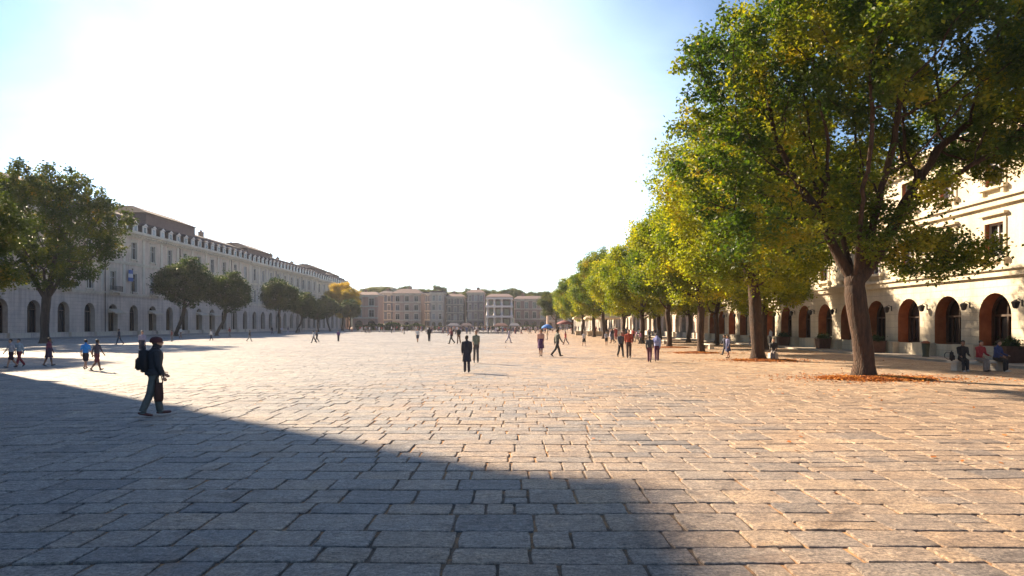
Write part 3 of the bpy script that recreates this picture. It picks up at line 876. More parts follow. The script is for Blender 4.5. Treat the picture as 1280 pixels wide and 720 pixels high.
put_tree(tn_, (-60.5, 222), 'dark tree below the yellow crown in the far left clump', G_L, 2.6, .86)
put_tree(tm_, (-55.5, 228), 'dark tree rightmost of the far left clump', G_L, 1, .74)
put_tree(t4, (-62.5, 246), 'tall tree with a bright yellow crown rising over the far left clump', G_L, 1, 1.38, LEAF_YELL)
put_tree(t3, (-40.5, 46.5), 'street tree just outside the left edge, shading the paving', 'trees beyond the left edge', 0, 1.0, LEAF_OLIVE)

# far trees behind the roofs
G_F = 'hazy trees rising behind the far roofs'
ft = [(466, 357, 410, 'above the salmon pink house'), (508, 357, 380, 'above the wide red brown house'), (523, 358, 390, 'above the narrow slate grey gap'), (548, 357, 385, 'above the narrow sandy house'),
      (573, 362, 385, 'above the grey brown house'), (596, 362, 395, 'above the narrow pale house'), (622, 361, 380, 'above the columned palace'),
      (648, 361, 390, 'just right of the columned palace'), (663, 363, 400, 'above the long low house'), (679, 365, 395, 'at the right end of the long low house'), (452, 362, 370, 'left of the salmon pink house roof'), (484, 359, 400, 'above the dark grey set back house'), (535, 359, 375, 'between the slate grey gap and the sandy house'), (586, 361, 372, 'between the grey brown and the narrow pale house'), (608, 359, 405, 'at the left shoulder of the columned palace'), (636, 360, 370, 'at the right shoulder of the columned palace'), (671, 362, 372, 'over the right half of the long low house')]
for i, (px, top, d, w) in enumerate(ft):
    H = (HOR - top) * d / F + CAMH
    put_tree((t3, t4)[i % 2], (fx(px, d), d), 'small hazy tree showing %s' % w, G_F, i * 1.3, H / 12.9 * .8, LEAF_OLIVE, H / 12.9)

# dark hedges at the far left corner of the square
def hedge(label, px0, px1, d, top):
    x0, x1 = fx(px0, d), fx(px1, d); H = (HOR - top) * d / F + CAMH; n = int(5200 * (x1 - x0) / 10)
    rng = np.random.default_rng(int(px0)); nrm = rng.normal(size=(n, 3)); nrm /= np.linalg.norm(nrm, axis=1)[:, None]
    u = rng.random((n, 3)); hx = 1 - .22 * (1 + np.sin(u[:, 0] * (x1 - x0) * .9)) * .5
    c = np.stack([x0 + (x1 - x0) * u[:, 0], d + u[:, 1] * 2.2, H * hx * u[:, 2]], 1)
    t = np.cross(nrm, rng.normal(size=(n, 3))); t /= np.linalg.norm(t, axis=1)[:, None]; b = np.cross(nrm, t); s = .26
    v = np.stack([c - t * s, c + b * s * .7, c + t * s, c - b * s * .7], 1)
    ff = np.arange(n * 4)
    root = empty('hedge', ((x0 + x1) / 2, d + 1, 0), 0, label, 'hedge', 'dark hedges on the far side of the square')
    l = link('foliage', fast_mesh('foliage', v.reshape(-1, 3) - np.array([(x0 + x1) / 2, d + 1, 0]), ff, np.full(n, 4), [LEAF_DARK]), root)
    m = MB(); m.box(-(x1 - x0) / 2 + .2, (x1 - x0) / 2 - .2, -.8, .8, 0, H * .72); m.build('stems', BARKD, root)
hedge('dark hedge below the salmon pink house', 446, 470, 240, 405)
hedge('long dark hedge below the grey set back house', 472, 500, 245, 403)
hedge('dark hedge below the wide red brown house', 502, 530, 250, 405)
hedge('low hedge below the narrow sandy house', 533, 562, 255, 408)
hedge('low hedge in front of the columned palace', 598, 640, 262, 408)
hedge('low hedge below the long low pinkish house', 645, 690, 262, 407)

# leaf litter round the trunks
LITTER = leaf_mat('fallen_leaves', [(0, (.16, .045, .012)), (.4, (.36, .11, .02)), (.75, (.5, .19, .03)), (1, (.55, .3, .07))], trans=.1, tint=(1, .8, .5), clump=2)
SOIL = simple('leafy_soil', (.24, .09, .03), .95, .4, 4, bmp=.6, bscale=18)
def litter(x, y, a, b, n, label, seed):
    rng = np.random.default_rng(seed); mb = MB(); k = 40; rings = []
    for (f, z) in ((1.0, -.02), (.97, .012), (.7, .05), (.35, .09), (.12, .10)):
        rings.append([(a * f * math.cos(2 * math.pi * i / k) * (1 + .07 * math.sin(3 * i / k * 6.28 + seed) + .04 * math.sin(i * 2.1)), b * f * math.sin(2 * math.pi * i / k) * (1 + .08 * math.sin(5 * i / k * 6.28)), z) for i in range(k)])
    mb.loft(rings, 0)
    r = np.sqrt(rng.random(n)) * 1.0; r = np.where(rng.random(n) < .25, r * rng.uniform(1, 2.6, n), r); t = rng.random(n) * 6.283
    h = np.clip(.1 * (1 - r * .9), .006, .12)
    for i in range(n):
        cx, cy = a * r[i] * math.cos(t[i]), b * r[i] * math.sin(t[i]); s = rng.uniform(.035, .075); q = rng.random() * 6.28
        dx, dy = math.cos(q) * s, math.sin(q) * s; z = h[i] + rng.uniform(0, .03); e = rng.uniform(-.03, .03, 4)
        mb.poly([(cx - dx, cy - dy, z + e[0]), (cx + dy * .6, cy - dx * .6, z + abs(e[1])), (cx + dx, cy + dy, z + e[2]), (cx - dy * .6, cy + dx * .6, z + abs(e[3]))], 1)
    o = mb.build('fallen_leaves', [SOIL, LITTER], None, False, (x, y, 0))
    tag(o, label, 'leaves', None, 'stuff')
litter(14.6, 26.7, 2.3, 1.25, 5200, 'orange fallen leaves round the foot of the huge forked tree', 1)
litter(15.2, 40.2, 1.9, 1.2, 3200, 'orange fallen leaves round the foot of the second tree', 2)
litter(14.1, 51.0, 1.7, 1.1, 1800, 'orange fallen leaves round the foot of the third tree', 3)
litter(15.1, 63.2, 1.7, 1.1, 1200, 'orange fallen leaves round the foot of the fourth tree', 4)
# thin scatter of loose leaves over the paving
def loose():
    rng = np.random.default_rng(9); n = 1500
    x = 15 + rng.normal(0, 6, n); y = rng.uniform(8, 75, n); keep = x < 24.8; x, y = x[keep], y[keep]; n = len(x)
    s = rng.uniform(.03, .07, n)[:, None]; q = rng.random(n) * 6.28
    t = np.stack([np.cos(q), np.sin(q), rng.normal(0, .2, n)], 1); b = np.stack([-np.sin(q), np.cos(q), rng.normal(0, .2, n)], 1); c = np.stack([x, y, np.full(n, .022)], 1)
    v = np.stack([c - t * s, c + b * s * .6, c + t * s, c - b * s * .6], 1)
    o = link('loose_leaves', fast_mesh('loose_leaves', v.reshape(-1, 3), np.arange(4 * n), np.full(n, 4), [LITTER]))
    tag(o, 'thin scatter of dry leaves blown over the paving along the right side', 'leaves', None, 'stuff')
loose()

# ------------------------------------------------------------------ street things
def planter(x, y, label, s=1.0, dx=.55):
    root = empty('planter', (x, y, .1), 0, label, 'planter', 'brown planter boxes at the arcade')
    m = MB(); w, d, h = dx * s, .45 * s, .85 * s
    m.loft([[(q * w * k, p * d * k, z) for q, p in ((-1, -1), (1, -1), (1, 1), (-1, 1))] for k, z in ((.86, 0), (1, h), (1.06, h), (1.06, h + .06), (.92, h + .06), (.92, h - .05))])
    m.build('box', simple('planter_wood', (.10, .045, .03), .7, .3, 6), root)
    rng = np.random.default_rng(int(y * 10)); n = 900
    c = rng.normal(0, 1, (n, 3)) * np.array([w * .45, d * .5, .14]) + np.array([0, 0, h + .16]); nr = rng.normal(size=(n, 3)); nr /= np.linalg.norm(nr, axis=1)[:, None]
    t = np.cross(nr, rng.normal(size=(n, 3))); t /= np.linalg.norm(t, axis=1)[:, None]; b = np.cross(nr, t); q = .07
    v = np.stack([c - t * q, c + b * q * .5, c + t * q, c - b * q * .5], 1)
    link('plant', fast_mesh('plant', v.reshape(-1, 3), np.arange(4 * n), np.full(n, 4), [LEAF_DARK]), root)
planter(26.9, 36.0, 'brown planter box right of the nearest big arch', 1.0)
planter(26.9, 49.3, 'dark planter box between the third and fourth arches', .95)
planter(26.9, 57.7, 'planter box by the wall, just right of the huge tree trunk', .95)
planter(26.9, 66.2, 'planter box by the wall, just left of the huge tree trunk', .95)
def bin_(x, y, label):
    root = empty('litter_bin', (x, y, .1), 0, label, 'bin')
    m = MB(); m.tube([(0, 0, 0), (0, 0, .06), (0, 0, .07), (0, 0, .85)], [.2, .2, .17, .24], 14); m.build('body', simple('bin_green', (.06, .07, .04), .6, .2), root, True)
    m = MB(); m.tube([(0, 0, .86), (0, 0, .93), (0, 0, 1.02)], [.26, .25, .12], 14); m.build('lid', simple('bin_rust', (.30, .10, .05), .6, .2), root, True)
bin_(26.6, 42.9, 'small green litter bin with rusty lid against the cream wall')

def bench(x, y, rz, label, L=2.2, g='stone benches on the square'):
    root = empty('stone_bench', (x, y, 0), rz, label, 'bench', g)
    m = MB(); m.box(-L / 2, L / 2, -.25, .25, .36, .46); m.build('seat', TRIM, root)
    for s in (-1, 1):
        m = MB(); m.box(s * L * .36 - .15, s * L * .36 + .15, -.2, .2, 0, .359); m.build('leg', TRIM, root)
    return root
bench(21.8, 31.3, 0, 'stone bench with three people sitting on it at the far right', 2.6)
bench(17.6, 60, R(90), 'pale stone bench under the trees, nearest one left of the arcade', 3)
bench(17.2, 74, R(90), 'pale stone bench under the trees, second one from the camera', 3)
bench(17.4, 88, R(90), 'pale stone bench under the trees, third one from the camera', 3)
m = MB(); m.box(-.25, .25, -.25, .25, 0, .42)
st_ = m.build('stone_block', TRIM, None, False, (*[16.0, 40.9], 0)); bm = bmesh.new(); bm.from_mesh(st_.data)
bmesh.ops.bevel(bm, geom=bm.edges[:], offset=.04, segments=2, affect='EDGES'); bm.to_mesh(st_.data); bm.free()
tag(st_, 'low stone block beside the trunk of the second tree', 'stone block')

fl = empty('banner', (-75.6, 133, 8.6), 0, 'blue and white banner on a pole over the palace ledge, beside the big left tree', 'banner')
m = MB(); m.tube([(0, 0, -.3), (0, 0, 4.6)], .07, 8); m.ell((0, 0, 4.65), (.12, .12, .12), 8, 6); m.build('pole', IRON, fl, True)
for i, c in enumerate(((.03, .09, .3), (.5, .5, .52), (.03, .09, .3))):
    m = MB(); m.loft([[(.03 + .25 * math.sin(y * 2.2 + i) * .3 + e, -y, z) for e, z in ((0, 4.4 - i * .75), (.03, 4.4 - i * .75), (.03, 3.66 - i * .75), (0, 3.66 - i * .75))] for y in (.08, .4, .8, 1.2, 1.5)])
    m.build('stripe', cloth(c), fl)

# low stone step in front of the far side
for (a, b_, d, lab) in ((430, 500, 205, 'long low stone ledge on the left of the far crowd'), (598, 640, 165, 'low stone ledge in front of the columned palace crowd'), (540, 566, 175, 'short low stone ledge left of the centre')):
    x0, x1 = fx(a, d), fx(b_, d); m = MB(); m.box(x0, x1, d, d + .9, -.01, .28); m.box(x0 - .1, x1 + .1, d - .1, d + 1.0, .281, .4)
    tag(m.build('stone_ledge', TRIM), lab, 'ledge')

def stall(px, d, w, h, col, label):
    x = fx(px, d); root = empty('market_stall', (x, d, 0), 0, label, 'stall', 'market stalls on the far side of the square')
    m = MB(); ov = .3
    a = [(-w / 2 - ov, -1.5, h), (w / 2 + ov, -1.5, h), (w / 2 + ov, 1.5, h), (-w / 2 - ov, 1.5, h)]; t = [(-w * .3, 0, h + .8), (w * .3, 0, h + .8)]
    m.poly([a[0], a[1], t[1], t[0]]); m.poly([a[2], a[3], t[0], t[1]]); m.poly([a[1], a[2], t[1]]); m.poly([a[3], a[0], t[0]])
    for i in range(4):
        p, q = a[i], a[(i + 1) % 4]; m.poly([p, q, (q[0], q[1], h - .3), (p[0], p[1], h - .3)])
    m.build('canopy', cloth(col), root)
    for sx in (-1, 1):
        for sy in (-1, 1):
            m = MB(); m.tube([(sx * w / 2, sy * 1.3, 0), (sx * w / 2, sy * 1.3, h)], .04, 6); m.build('pole', WHITE, root)
    m = MB(); m.box(-w / 2 + .1, w / 2 - .1, -1.1, -.2, .75, .85); m.box(-w / 2 + .15, w / 2 - .15, -1.05, -.25, 0, .749); m.build('counter', cloth(tuple(c * .6 for c in col)), root)
stall(735, 138, 5.6, 3.6, (.72, .58, .38), 'cream canopied stall at the left end of the right tree row')
stall(752, 128, 6, 3.5, (.70, .55, .36), 'long cream canopied stall under the right tree row')
stall(567, 212, 3.4, 1.9, (.13, .13, .16), 'low dark grey stall left of the centre crowd')
stall(583, 218, 3.4, 1.9, (.10, .07, .08), 'low dull stall in the centre crowd')
stall(626, 220, 4.2, 1.9, (.16, .08, .07), 'low brown red stall before the columned palace')
stall(643, 212, 3, 1.9, (.16, .16, .18), 'low grey stall just right of the columned palace')

def umbrella(px, d, r, h, col, label):
    x = fx(px, d); root = empty('parasol', (x, d, 0), 0, label, 'parasol')
    m = MB(); n = 16
    m.loft([[(r * k * math.cos(6.2832 * i / n) * (1 - .05 * (i % 2)), r * k * math.sin(6.2832 * i / n) * (1 - .05 * (i % 2)), z) for i in range(n)] for k, z in ((1, h - .2), (1.0, h), (.7, h + .38), (.35, h + .62), (.03, h + .75))])
    m.build('canopy', cloth(col), root, True)
    m = MB(); m.tube([(0, 0, 0), (0, 0, h + .1)], .04, 8); m.build('pole', WHITE, root)
    m = MB(); m.tube([(0, 0, 0), (0, 0, .12)], [.45, .4], 12); m.build('base', TRIM, root)
umbrella(684, 150, 1.3, 1.55, (.03, .16, .5), 'blue parasol in the distant crowd left of the far round tree')
umbrella(706, 158, 1.9, 2.5, (.20, .07, .07), 'dull red parasol under the far round tree')
0 and umbrella(662, 170, 1.2, 1.7, (.3, .28, .34), 'pale parasol in the distant crowd right of centre')

# ------------------------------------------------------------------ people
SKIN = simple('skin', (.38, .22, .15), .6, .1)
SKIND = simple('skin_dark', (.17, .09, .06), .6, .1)
HAIR = simple('hair_dark', (.02, .014, .01), .7, .3, 12)
HAIRB = simple('hair_brown', (.08, .045, .025), .7, .3, 12)
SHOE = simple('shoe_dark', (.025, .02, .02), .6, .2)
SHOEW = simple('shoe_white', (.5, .5, .5), .6, .1)

def person_mesh(name, hip=(.35, -.35), knee=(.1, .35), sh=(-.35, .35), el=(.25, .3), lean=.03, legs='trousers', female=False, coat=False, voxel=.018, fingers=False, abd=.10, head=0.0, top_bulk=0.0, sleeves=True):
    mb = MB(); segs = []
    s_ = .92 if female else 1.0
    def tor(z): return lean * (z - .93)
    def ring(z, rx, ry, yo=0, xo=0, n=16): return [(xo + rx * math.cos(2 * math.pi * i / n), yo + tor(z) + ry * math.sin(2 * math.pi * i / n), z) for i in range(n)]
    tb = top_bulk
    hipw = .165 if not female else .17
    mb.loft([ring(.83, .09, .08), ring(.88, hipw - .02, .115), ring(.95, hipw, .125), ring(1.06, .150 * s_ + tb, .112 + tb), ring(1.16, .155 * s_ + tb, .115 + tb), ring(1.28, .178 * s_ + tb, .125 + tb),
             ring(1.38, .185 * s_ + tb, .115 + tb), ring(1.45, .135 * s_ + tb * .6, .088 + tb * .5), ring(1.485, .075, .07), ring(1.50, .058, .06), ring(1.56, .054, .058, .01)])
    segs += [('bottom', (0, 0, .86), (0, 0, .95), .15), ('top', (0, tor(1.05), 1.04), (0, tor(1.38), 1.40), .16 + tb)]
    hy = .022 + tor(1.62)
    # head: skull, face and jaw lofted, nose, ears
    hx = head
    def hr(z, rx, ry, yo): return [(math.cos(hx) * rx * math.cos(2 * math.pi * i / 16) - math.sin(hx) * (yo + ry * math.sin(2 * math.pi * i / 16)), hy + math.sin(hx) * rx * math.cos(2 * math.pi * i / 16) + math.cos(hx) * (yo + ry * math.sin(2 * math.pi * i / 16)), z) for i in range(16)]
    mb.loft([hr(1.518, .03, .035, .045), hr(1.53, .048, .058, .03), hr(1.56, .062, .08, .012), hr(1.60, .071, .092, .004), hr(1.645, .076, .098, 0), hr(1.69, .073, .094, -.004), hr(1.725, .055, .072, -.006), hr(1.742, .025, .035, -.006)])
    P = lambda x, y, z: (math.cos(hx) * x - math.sin(hx) * y, hy + math.sin(hx) * x + math.cos(hx) * y, z)
    mb.tube([P(0, .092, 1.65), P(0, .103, 1.625), P(0, .112, 1.605), P(0, .098, 1.596)], [.008, .011, .014, .012], 8)
    for q in (-1, 1): mb.ell(P(q * .078, -.004, 1.625), (.012, .02, .032), 8, 6)
    mb.tube([P(-.025, .088, 1.572), P(0, .096, 1.572), P(.025, .088, 1.572)], [.006, .009, .006], 6)
    segs += [('skin', (0, hy + .02, 1.50), (0, hy + .03, 1.56), .06), ('skin', P(0, .045, 1.60), P(0, .05, 1.63), .062), ('hair', P(0, -.045, 1.66), P(0, -.03, 1.69), .074), ('hair', P(0, 0, 1.71), P(0, .03, 1.715), .05)]
    mb.ell(P(0, -.018, 1.675), (.086, .102, .085), 14, 9)
    if female:
        mb.loft([[P(.07 * k * math.cos(6.2832 * i / 12), -.055 + .05 * k * math.sin(6.2832 * i / 12), z) for i in range(12)] for k, z in ((.5, 1.42), (1, 1.48), (1.15, 1.6), (1, 1.68))])
        segs.append(('hair', P(0, -.07, 1.45), P(0, -.07, 1.62), .06))
    D = lambda a: Vector((0, math.sin(a), -math.cos(a)))
    feet = []
    for i, q in enumerate((-1, 1)):
        h = Vector((q * .088, 0, .90)); k = h + D(hip[i]) * .43; k.x = q * .082; an = k + D(hip[i] - knee[i]) * .41; an.x = q * .08
        cl = .012 if legs == 'trousers' else 0
        r1, r2, r3 = (.092, .062 + cl, .048 + cl * 1.6)
        mb.tube([h, h.lerp(k, .4), k, k.lerp(an, .35), k.lerp(an, .8), an], [r1, r1 * .93, r2, r2 * .98 + (0 if cl else .002), r3 * (1 if cl else .85), r3], 12)
        if legs == 'shorts': mb.tube([h, h.lerp(k, .9)], [.105, .10], 12)
        lab2 = 'bottom' if legs == 'trousers' else 'skin'
        segs += [('bottom', tuple(h), tuple(h.lerp(k, .85)), r1), (lab2, tuple(k), tuple(an), r2)]
        pit = max(-1.1, min(.3, (hip[i] - knee[i]) * .9)) if (hip[i] - knee[i]) < -.15 else 0
        if hip[i] - knee[i] > .15: pit = .22
        fd = Vector((0, math.cos(pit), math.sin(pit))); up = Vector((0, -math.sin(pit), math.cos(pit)))
        b = an - up * .045
        mb.tube([b - fd * .065, b - fd * .03, b + fd * .05, b + fd * .13, b + fd * .19, b + fd * .205], [.025, .04, .046, .044, .032, .015], 10, flat=.8)
        segs.append(('shoe', tuple(b - fd * .03), tuple(b + fd * .18), .045)); feet.append(b.z - .045); feet.append((b + fd * .18).z - .03); feet.append((b - fd * .05).z - .035)
    for i, q in enumerate((-1, 1)):
        s = Vector((q * .185 * s_, tor(1.40), 1.405)); e = s + D(sh[i]) * .28 + Vector((q * .28 * abd, 0, 0)); w = e + D(sh[i] + el[i]) * .25 + Vector((-q * .02, 0, 0))
        b = .01 if sleeves else 0
        mb.tube([Vector((q * .12 * s_, tor(1.40), 1.415)), s, s.lerp(e, .5), e, e.lerp(w, .4), w], [.062, .062 + b * .5 + tb * .5, .05 + b + tb * .5, .042 + b + tb * .4, .04 + b + tb * .4, .03 + b], 10)
        d = D(sh[i] + el[i] + .1); palm = w + d * .05
        mb.tube([w, w + d * .02, palm, w + d * .095], [.024, .03, .036, .03], 10, flat=.5)
        segs += [('top', tuple(s), tuple(e), .05), ('top' if sleeves else 'skin', tuple(e), tuple(w), .04), ('skin', tuple(w + d * .03), tuple(w + d * .14), .03)]
        side = Vector((0, 1, 0)) - d * d.y; side = side.normalized() if side.length > .1 else Vector((0, 0, 1))
        inn = Vector((-q, 0, 0))
        for f_, (o, ln) in enumerate(((-.027, .058), (-.009, .072), (.009, .078), (.027, .07))):
            a = w + d * .085 + side * o; c1 = a + d * ln * .5 + inn * .006; c2 = c1 + (d * .7 + inn * .6).normalized() * ln * .5
            mb.tube([a - d * .02, a, c1, c2], [.010, .0105, .0095, .008] if fingers else [.012, .012, .011, .010], 6)
        a = w + d * .025 + side * .025; c1 = a + (d * .6 + side * .8).normalized() * .035; c2 = c1 + (d + side * .2 + inn * .3).normalized() * .03
        mb.tube([a - side * .01, a, c1, c2], [.012, .012, .011, .009], 6)
    if legs == 'skirt' or coat:
        z0 = .52 if legs == 'skirt' else .50
        lab = 'bottom' if legs == 'skirt' and not coat else 'top'
        mid_y = lambda z: (hip[0] + hip[1]) * .5 * (.9 - z)
        sp = abs(hip[0] - hip[1]) * .2
        rr = [[(rx * math.cos(6.2832 * i / 20) * (1 + .04 * math.sin(i * 2.5)), mid_y(z) + (ry + (sp if z < .7 else sp * .4)) * math.sin(6.2832 * i / 20) * (1 + .04 * math.cos(i * 3)), z) for i in range(20)]
              for z, rx, ry in ((z0, .225, .17), (.7, .205, .15), (.88, .185, .135), (1.02, .165, .125), (1.08, .15, .115))]
        mb.loft(rr)
        segs.append((lab, (0, mid_y(z0), z0 + .05), (0, 0, 1.0), .22))
    me = mb.mesh(name + '_raw', SKIN); tmp = bpy.data.objects.new('tmp', me); COL.objects.link(tmp)
    md = tmp.modifiers.new('r', 'REMESH'); md.mode = 'VOXEL'; md.voxel_size = voxel; md.use_smooth_shade = True
    sm = tmp.modifiers.new('s', 'SMOOTH'); sm.factor = .5; sm.iterations = 1 if fingers else 2
    dg = bpy.context.evaluated_depsgraph_get(); dg.update()
    out = bpy.data.meshes.new_from_object(tmp.evaluated_get(dg)); out.name = name
    bpy.data.objects.remove(tmp)
    zmin = min(feet)
    co = np.zeros(len(out.vertices) * 3); out.vertices.foreach_get('co', co); co = co.reshape(-1, 3)
    cen = np.zeros(len(out.polygons) * 3); out.polygons.foreach_get('center', cen); cen = cen.reshape(-1, 3)
    names = ['skin', 'hair', 'top', 'bottom', 'shoe']; best = np.full(len(cen), 9e9); lab = np.zeros(len(cen), int)
    for (l, a, b, r) in segs:
        a, b = np.array(a, float), np.array(b, float); ab = b - a; t = np.clip(((cen - a) @ ab) / (ab @ ab + 1e-9), 0, 1)
        d = np.linalg.norm(cen - (a + t[:, None] * ab), axis=1) - r
        m = d < best; best = np.where(m, d, best); lab = np.where(m, names.index(l), lab)
    out.materials.clear()
    for m in (SKIN, HAIR, SHOE, SHOE, SHOE): out.materials.append(m)
    out.polygons.foreach_set('material_index', lab.astype(np.int32)); out.polygons.foreach_set('use_smooth', [True] * len(lab))
    co[:, 2] -= zmin; out.vertices.foreach_set('co', co.astype(np.float32).ravel()); out.update()
    return out

PM = {
 'walk': person_mesh('walk'),
 'walk2': person_mesh('walk2', hip=(-.28, .3), knee=(.3, .05), sh=(.3, -.3), el=(.4, .2)),
 'stand': person_mesh('stand', hip=(.05, -.04), knee=(.03, .02), sh=(.05, .0), el=(.15, .9)),
 'shorts': person_mesh('shorts', hip=(.38, -.3), knee=(.1, .4), legs='shorts', sleeves=False),
 'skirt': person_mesh('skirt', hip=(.2, -.2), knee=(.05, .2), sh=(.15, -.15), legs='skirt', female=True),
 'coat': person_mesh('coat', hip=(.08, -.1), knee=(.02, .1), sh=(.1, -.1), el=(.3, .5), coat=True, top_bulk=.02),
 'woman': person_mesh('woman', hip=(.3, -.25), knee=(.1, .3), sh=(-.25, .3), female=True, sleeves=False),
 'sit': person_mesh('sit', hip=(1.42, 1.35), knee=(1.45, 1.3), sh=(.30, .38), el=(.95, .75), lean=.16, abd=.04),
}
G_P = 'people walking across the square'
def person(kind, x, y, face, top, bottom, label, skin=None, hair=None, shoe=None, h=1.75, group=G_P, z=0, cat='person', width=1.0):
    o = link('person', PM[kind], None, (x, y, z + .004), (0, 0, R(face)))
    s = h / 1.755; o.scale = (s * width, s * width, s)
    for i, m in enumerate((skin or SKIN, hair or HAIR, cloth(top), cloth(bottom), shoe or SHOE)):
        o.material_slots[i].link = 'OBJECT'; o.material_slots[i].material = m
    return tag(o, label, cat, group)

def pack_mesh():
    bm = bmesh.new(); bmesh.ops.create_cube(bm, size=1)
    for v in bm.verts: v.co = Vector((v.co.x * .30, v.co.y * .17, v.co.z * .44)); 
    for v in bm.verts:
        if v.co.z > 0: v.co.x *= .82; v.co.y *= .8
    bmesh.ops.bevel(bm, geom=bm.edges[:], offset=.05, segments=3, affect='EDGES')
    me = bpy.data.meshes.new('bag_body'); bm.to_mesh(me); me.materials.append(SHOE); bm.free(); me.polygons.foreach_set('use_smooth', [True] * len(me.polygons)); return me
PACK = pack_mesh()
def backpack(x, y, z, face, col, label, s=1.0):
    root = empty('backpack', (x, y, z), R(face), label, 'backpack'); root.scale = (s, s, s)
    b = link('bag_body', PACK, root, (0, -.085, 0)); b.material_slots[0].link = 'OBJECT'; b.material_slots[0].material = cloth(col)
    p = link('pocket', PACK, root, (0, -.175, -.07)); p.scale = (.75, .45, .5); p.material_slots[0].link = 'OBJECT'; p.material_slots[0].material = cloth(tuple(c * .7 for c in col))
    for q in (-1, 1):
        m = MB(); m.tube([(q * .08, -.03, .13), (q * .09, .03, .165), (q * .10, .11, .165), (q * .105, .175, .08), (q * .115, .18, -.06), (q * .15, .08, -.14), (q * .12, -.02, -.15)], .017, 6, flat=.5)
        m.build('strap', cloth(tuple(c * .8 for c in col)), root, True)
    m = MB(); m.tube([(-.04, -.1, .21), (-.03, -.1, .25), (.03, -.1, .25), (.04, -.1, .21)], .01, 6); m.build('handle', cloth(col), root, True)
    return root

def on_back(x, y, face, back=.13, z=1.22):
    a = R(face); return (x + math.sin(a) * back, y - math.cos(a) * back, z)

# the man with a backpack in the foreground
PM['man'] = person_mesh('man', hip=(.17, -.17), knee=(.04, .16), sh=(.12, .08), el=(.5, .22), lean=.05, voxel=.0075, fingers=True, top_bulk=.028, head=-.2)
mx, my = ground(192, 520); FACE = -52
man = person('man', mx, my, FACE, (.022, .024, .032), (.075, .085, .085), 'person in dark jacket and grey trousers with a backpack, walking in the foreground shade', h=1.83, group=None, shoe=simple('shoe_maroon', (.07, .02, .02), .6, .2), hair=HAIRB, width=1.17)
def child_at(mb, name, mat, smooth=True): return mb.build(name, mat, man, smooth)
hy = .022 + .05 * .69
cap = MB(); n = 20
cap.loft([[(.092 * k * math.cos(6.2832 * i / n), hy - .012 + .112 * k * math.sin(6.2832 * i / n), z) for i in range(n)] for k, z in ((.98, 1.655), (1.02, 1.665), (1.03, 1.71), (.95, 1.74), (.74, 1.768), (.42, 1.785), (.05, 1.79))])
child_at(cap, 'beanie', cloth((.055, .014, .018)))
for q in (-1, 1):
    e = MB(); e.ell((q * .03 + .02, hy + .088, 1.665), (.010, .006, .006), 8, 6); child_at(e, 'eye', SHOE)
coll = MB(); coll.tube([(.075 * math.cos(a), hy - .01 + .07 * math.sin(a), 1.535 + .012 * math.sin(a)) for a in [i * 6.2832 / 16 for i in range(17)]], .022, 8); child_at(coll, 'collar', cloth((.03, .03, .04)))
hem = MB(); hem.loft([[((.196) * k * math.cos(6.2832 * i / 24), .15 * k * math.sin(6.2832 * i / 24) + .0, z) for i in range(24)] for k, z in ((1.0, .93), (1.03, .945), (1.0, 1.0), (.96, 1.08))]); child_at(hem, 'jacket_hem', cloth((.022, .024, .032)))
bx_, by_, bz_ = on_back(mx, my, FACE, .10, 1.33)
backpack(bx_, by_, bz_, FACE, (.018, .018, .022), 'black backpack worn by the person in the foreground', 1.3)
def tote(x, y, z, face, col, label, w=.18, h=.44):
    root = empty('tote_bag', (x, y, z), R(face), label, 'bag')
    m = MB(); n = 16
    rr = []
    for k, kk, zz in ((.8, .9, 0), (1.05, 1.2, .06), (1.0, 1.25, h * .5), (.92, .8, h * .9), (.9, .5, h)):
        rr.append([(.06 * kk * abs(math.sin(t)) ** .7 * math.copysign(1, math.sin(t)), w / 2 * k * abs(math.cos(t)) ** .6 * math.copysign(1, math.cos(t)), zz) for t in [6.2832 * i / n for i in range(n)]])
    m.loft(rr); m.build('bag_body', cloth(col), root, True)
    for q in (-1, 1):
        m = MB(); m.tube([(q * .02, -.08, h - .02), (q * .012, -.05, h + .14), (0, 0, h + .19), (q * .012, .05, h + .14), (q * .02, .08, h - .02)], .010, 6); m.build('handle', cloth(tuple(c * .6 for c in col)), root, True)
a = R(FACE); s_ = 1.83 / 1.755
hx_, hy_ = .195 * s_ * 1.17, .07 * s_
tote(mx + math.cos(a) * hx_ - math.sin(a) * hy_, my + math.sin(a) * hx_ + math.cos(a) * hy_, .36, FACE, (.05, .02, .014), 'rust brown tote bag held by the person in the foreground')

# people placed from where their feet stand in the photograph
def pp(kind, px, feet, top_px, face, top, bottom, label, **kw):
    x, y = ground(px, feet); h = (feet - top_px) * y / F
    h = min(1.92, max(1.45 if kind != 'sit' else h, h))
    return person(kind, x, y, face, top, bottom, label, h=h, **kw), (x, y, h)

navy, black, grey, white = (.02, .025, .05), (.018, .018, .02), (.16, .16, .17), (.55, .55, .56)
pp('shorts', 14, 460, 424, 160, (.35, .33, .36), (.05, .02, .03), 'person in grey shirt and dark shorts, leftmost in the picture')
pp('walk', 24, 459, 425, 170, (.30, .36, .42), (.22, .04, .05), 'person in pale blue shirt and red trousers, second from the left edge')
pp('skirt', 61, 458, 425, -80, (.12, .03, .06), (.05, .03, .06), 'person in maroon top and dark skirt under the big left tree', skin=SKIND)
o, (x, y, h) = pp('shorts', 107, 462, 428, 10, (.03, .22, .62), (.02, .02, .03), 'person in bright blue shirt, left of the striding pair')
pp('shorts', 121, 464, 424, -20, (.05, .045, .07), (.12, .03, .04), 'person in dark top and maroon shorts, right of the blue shirt', skin=SKIND)
pp('walk', 149, 431, 411, 100, navy, (.05, .06, .09), 'person in navy in the shade beside the palace, left of the backpacker')
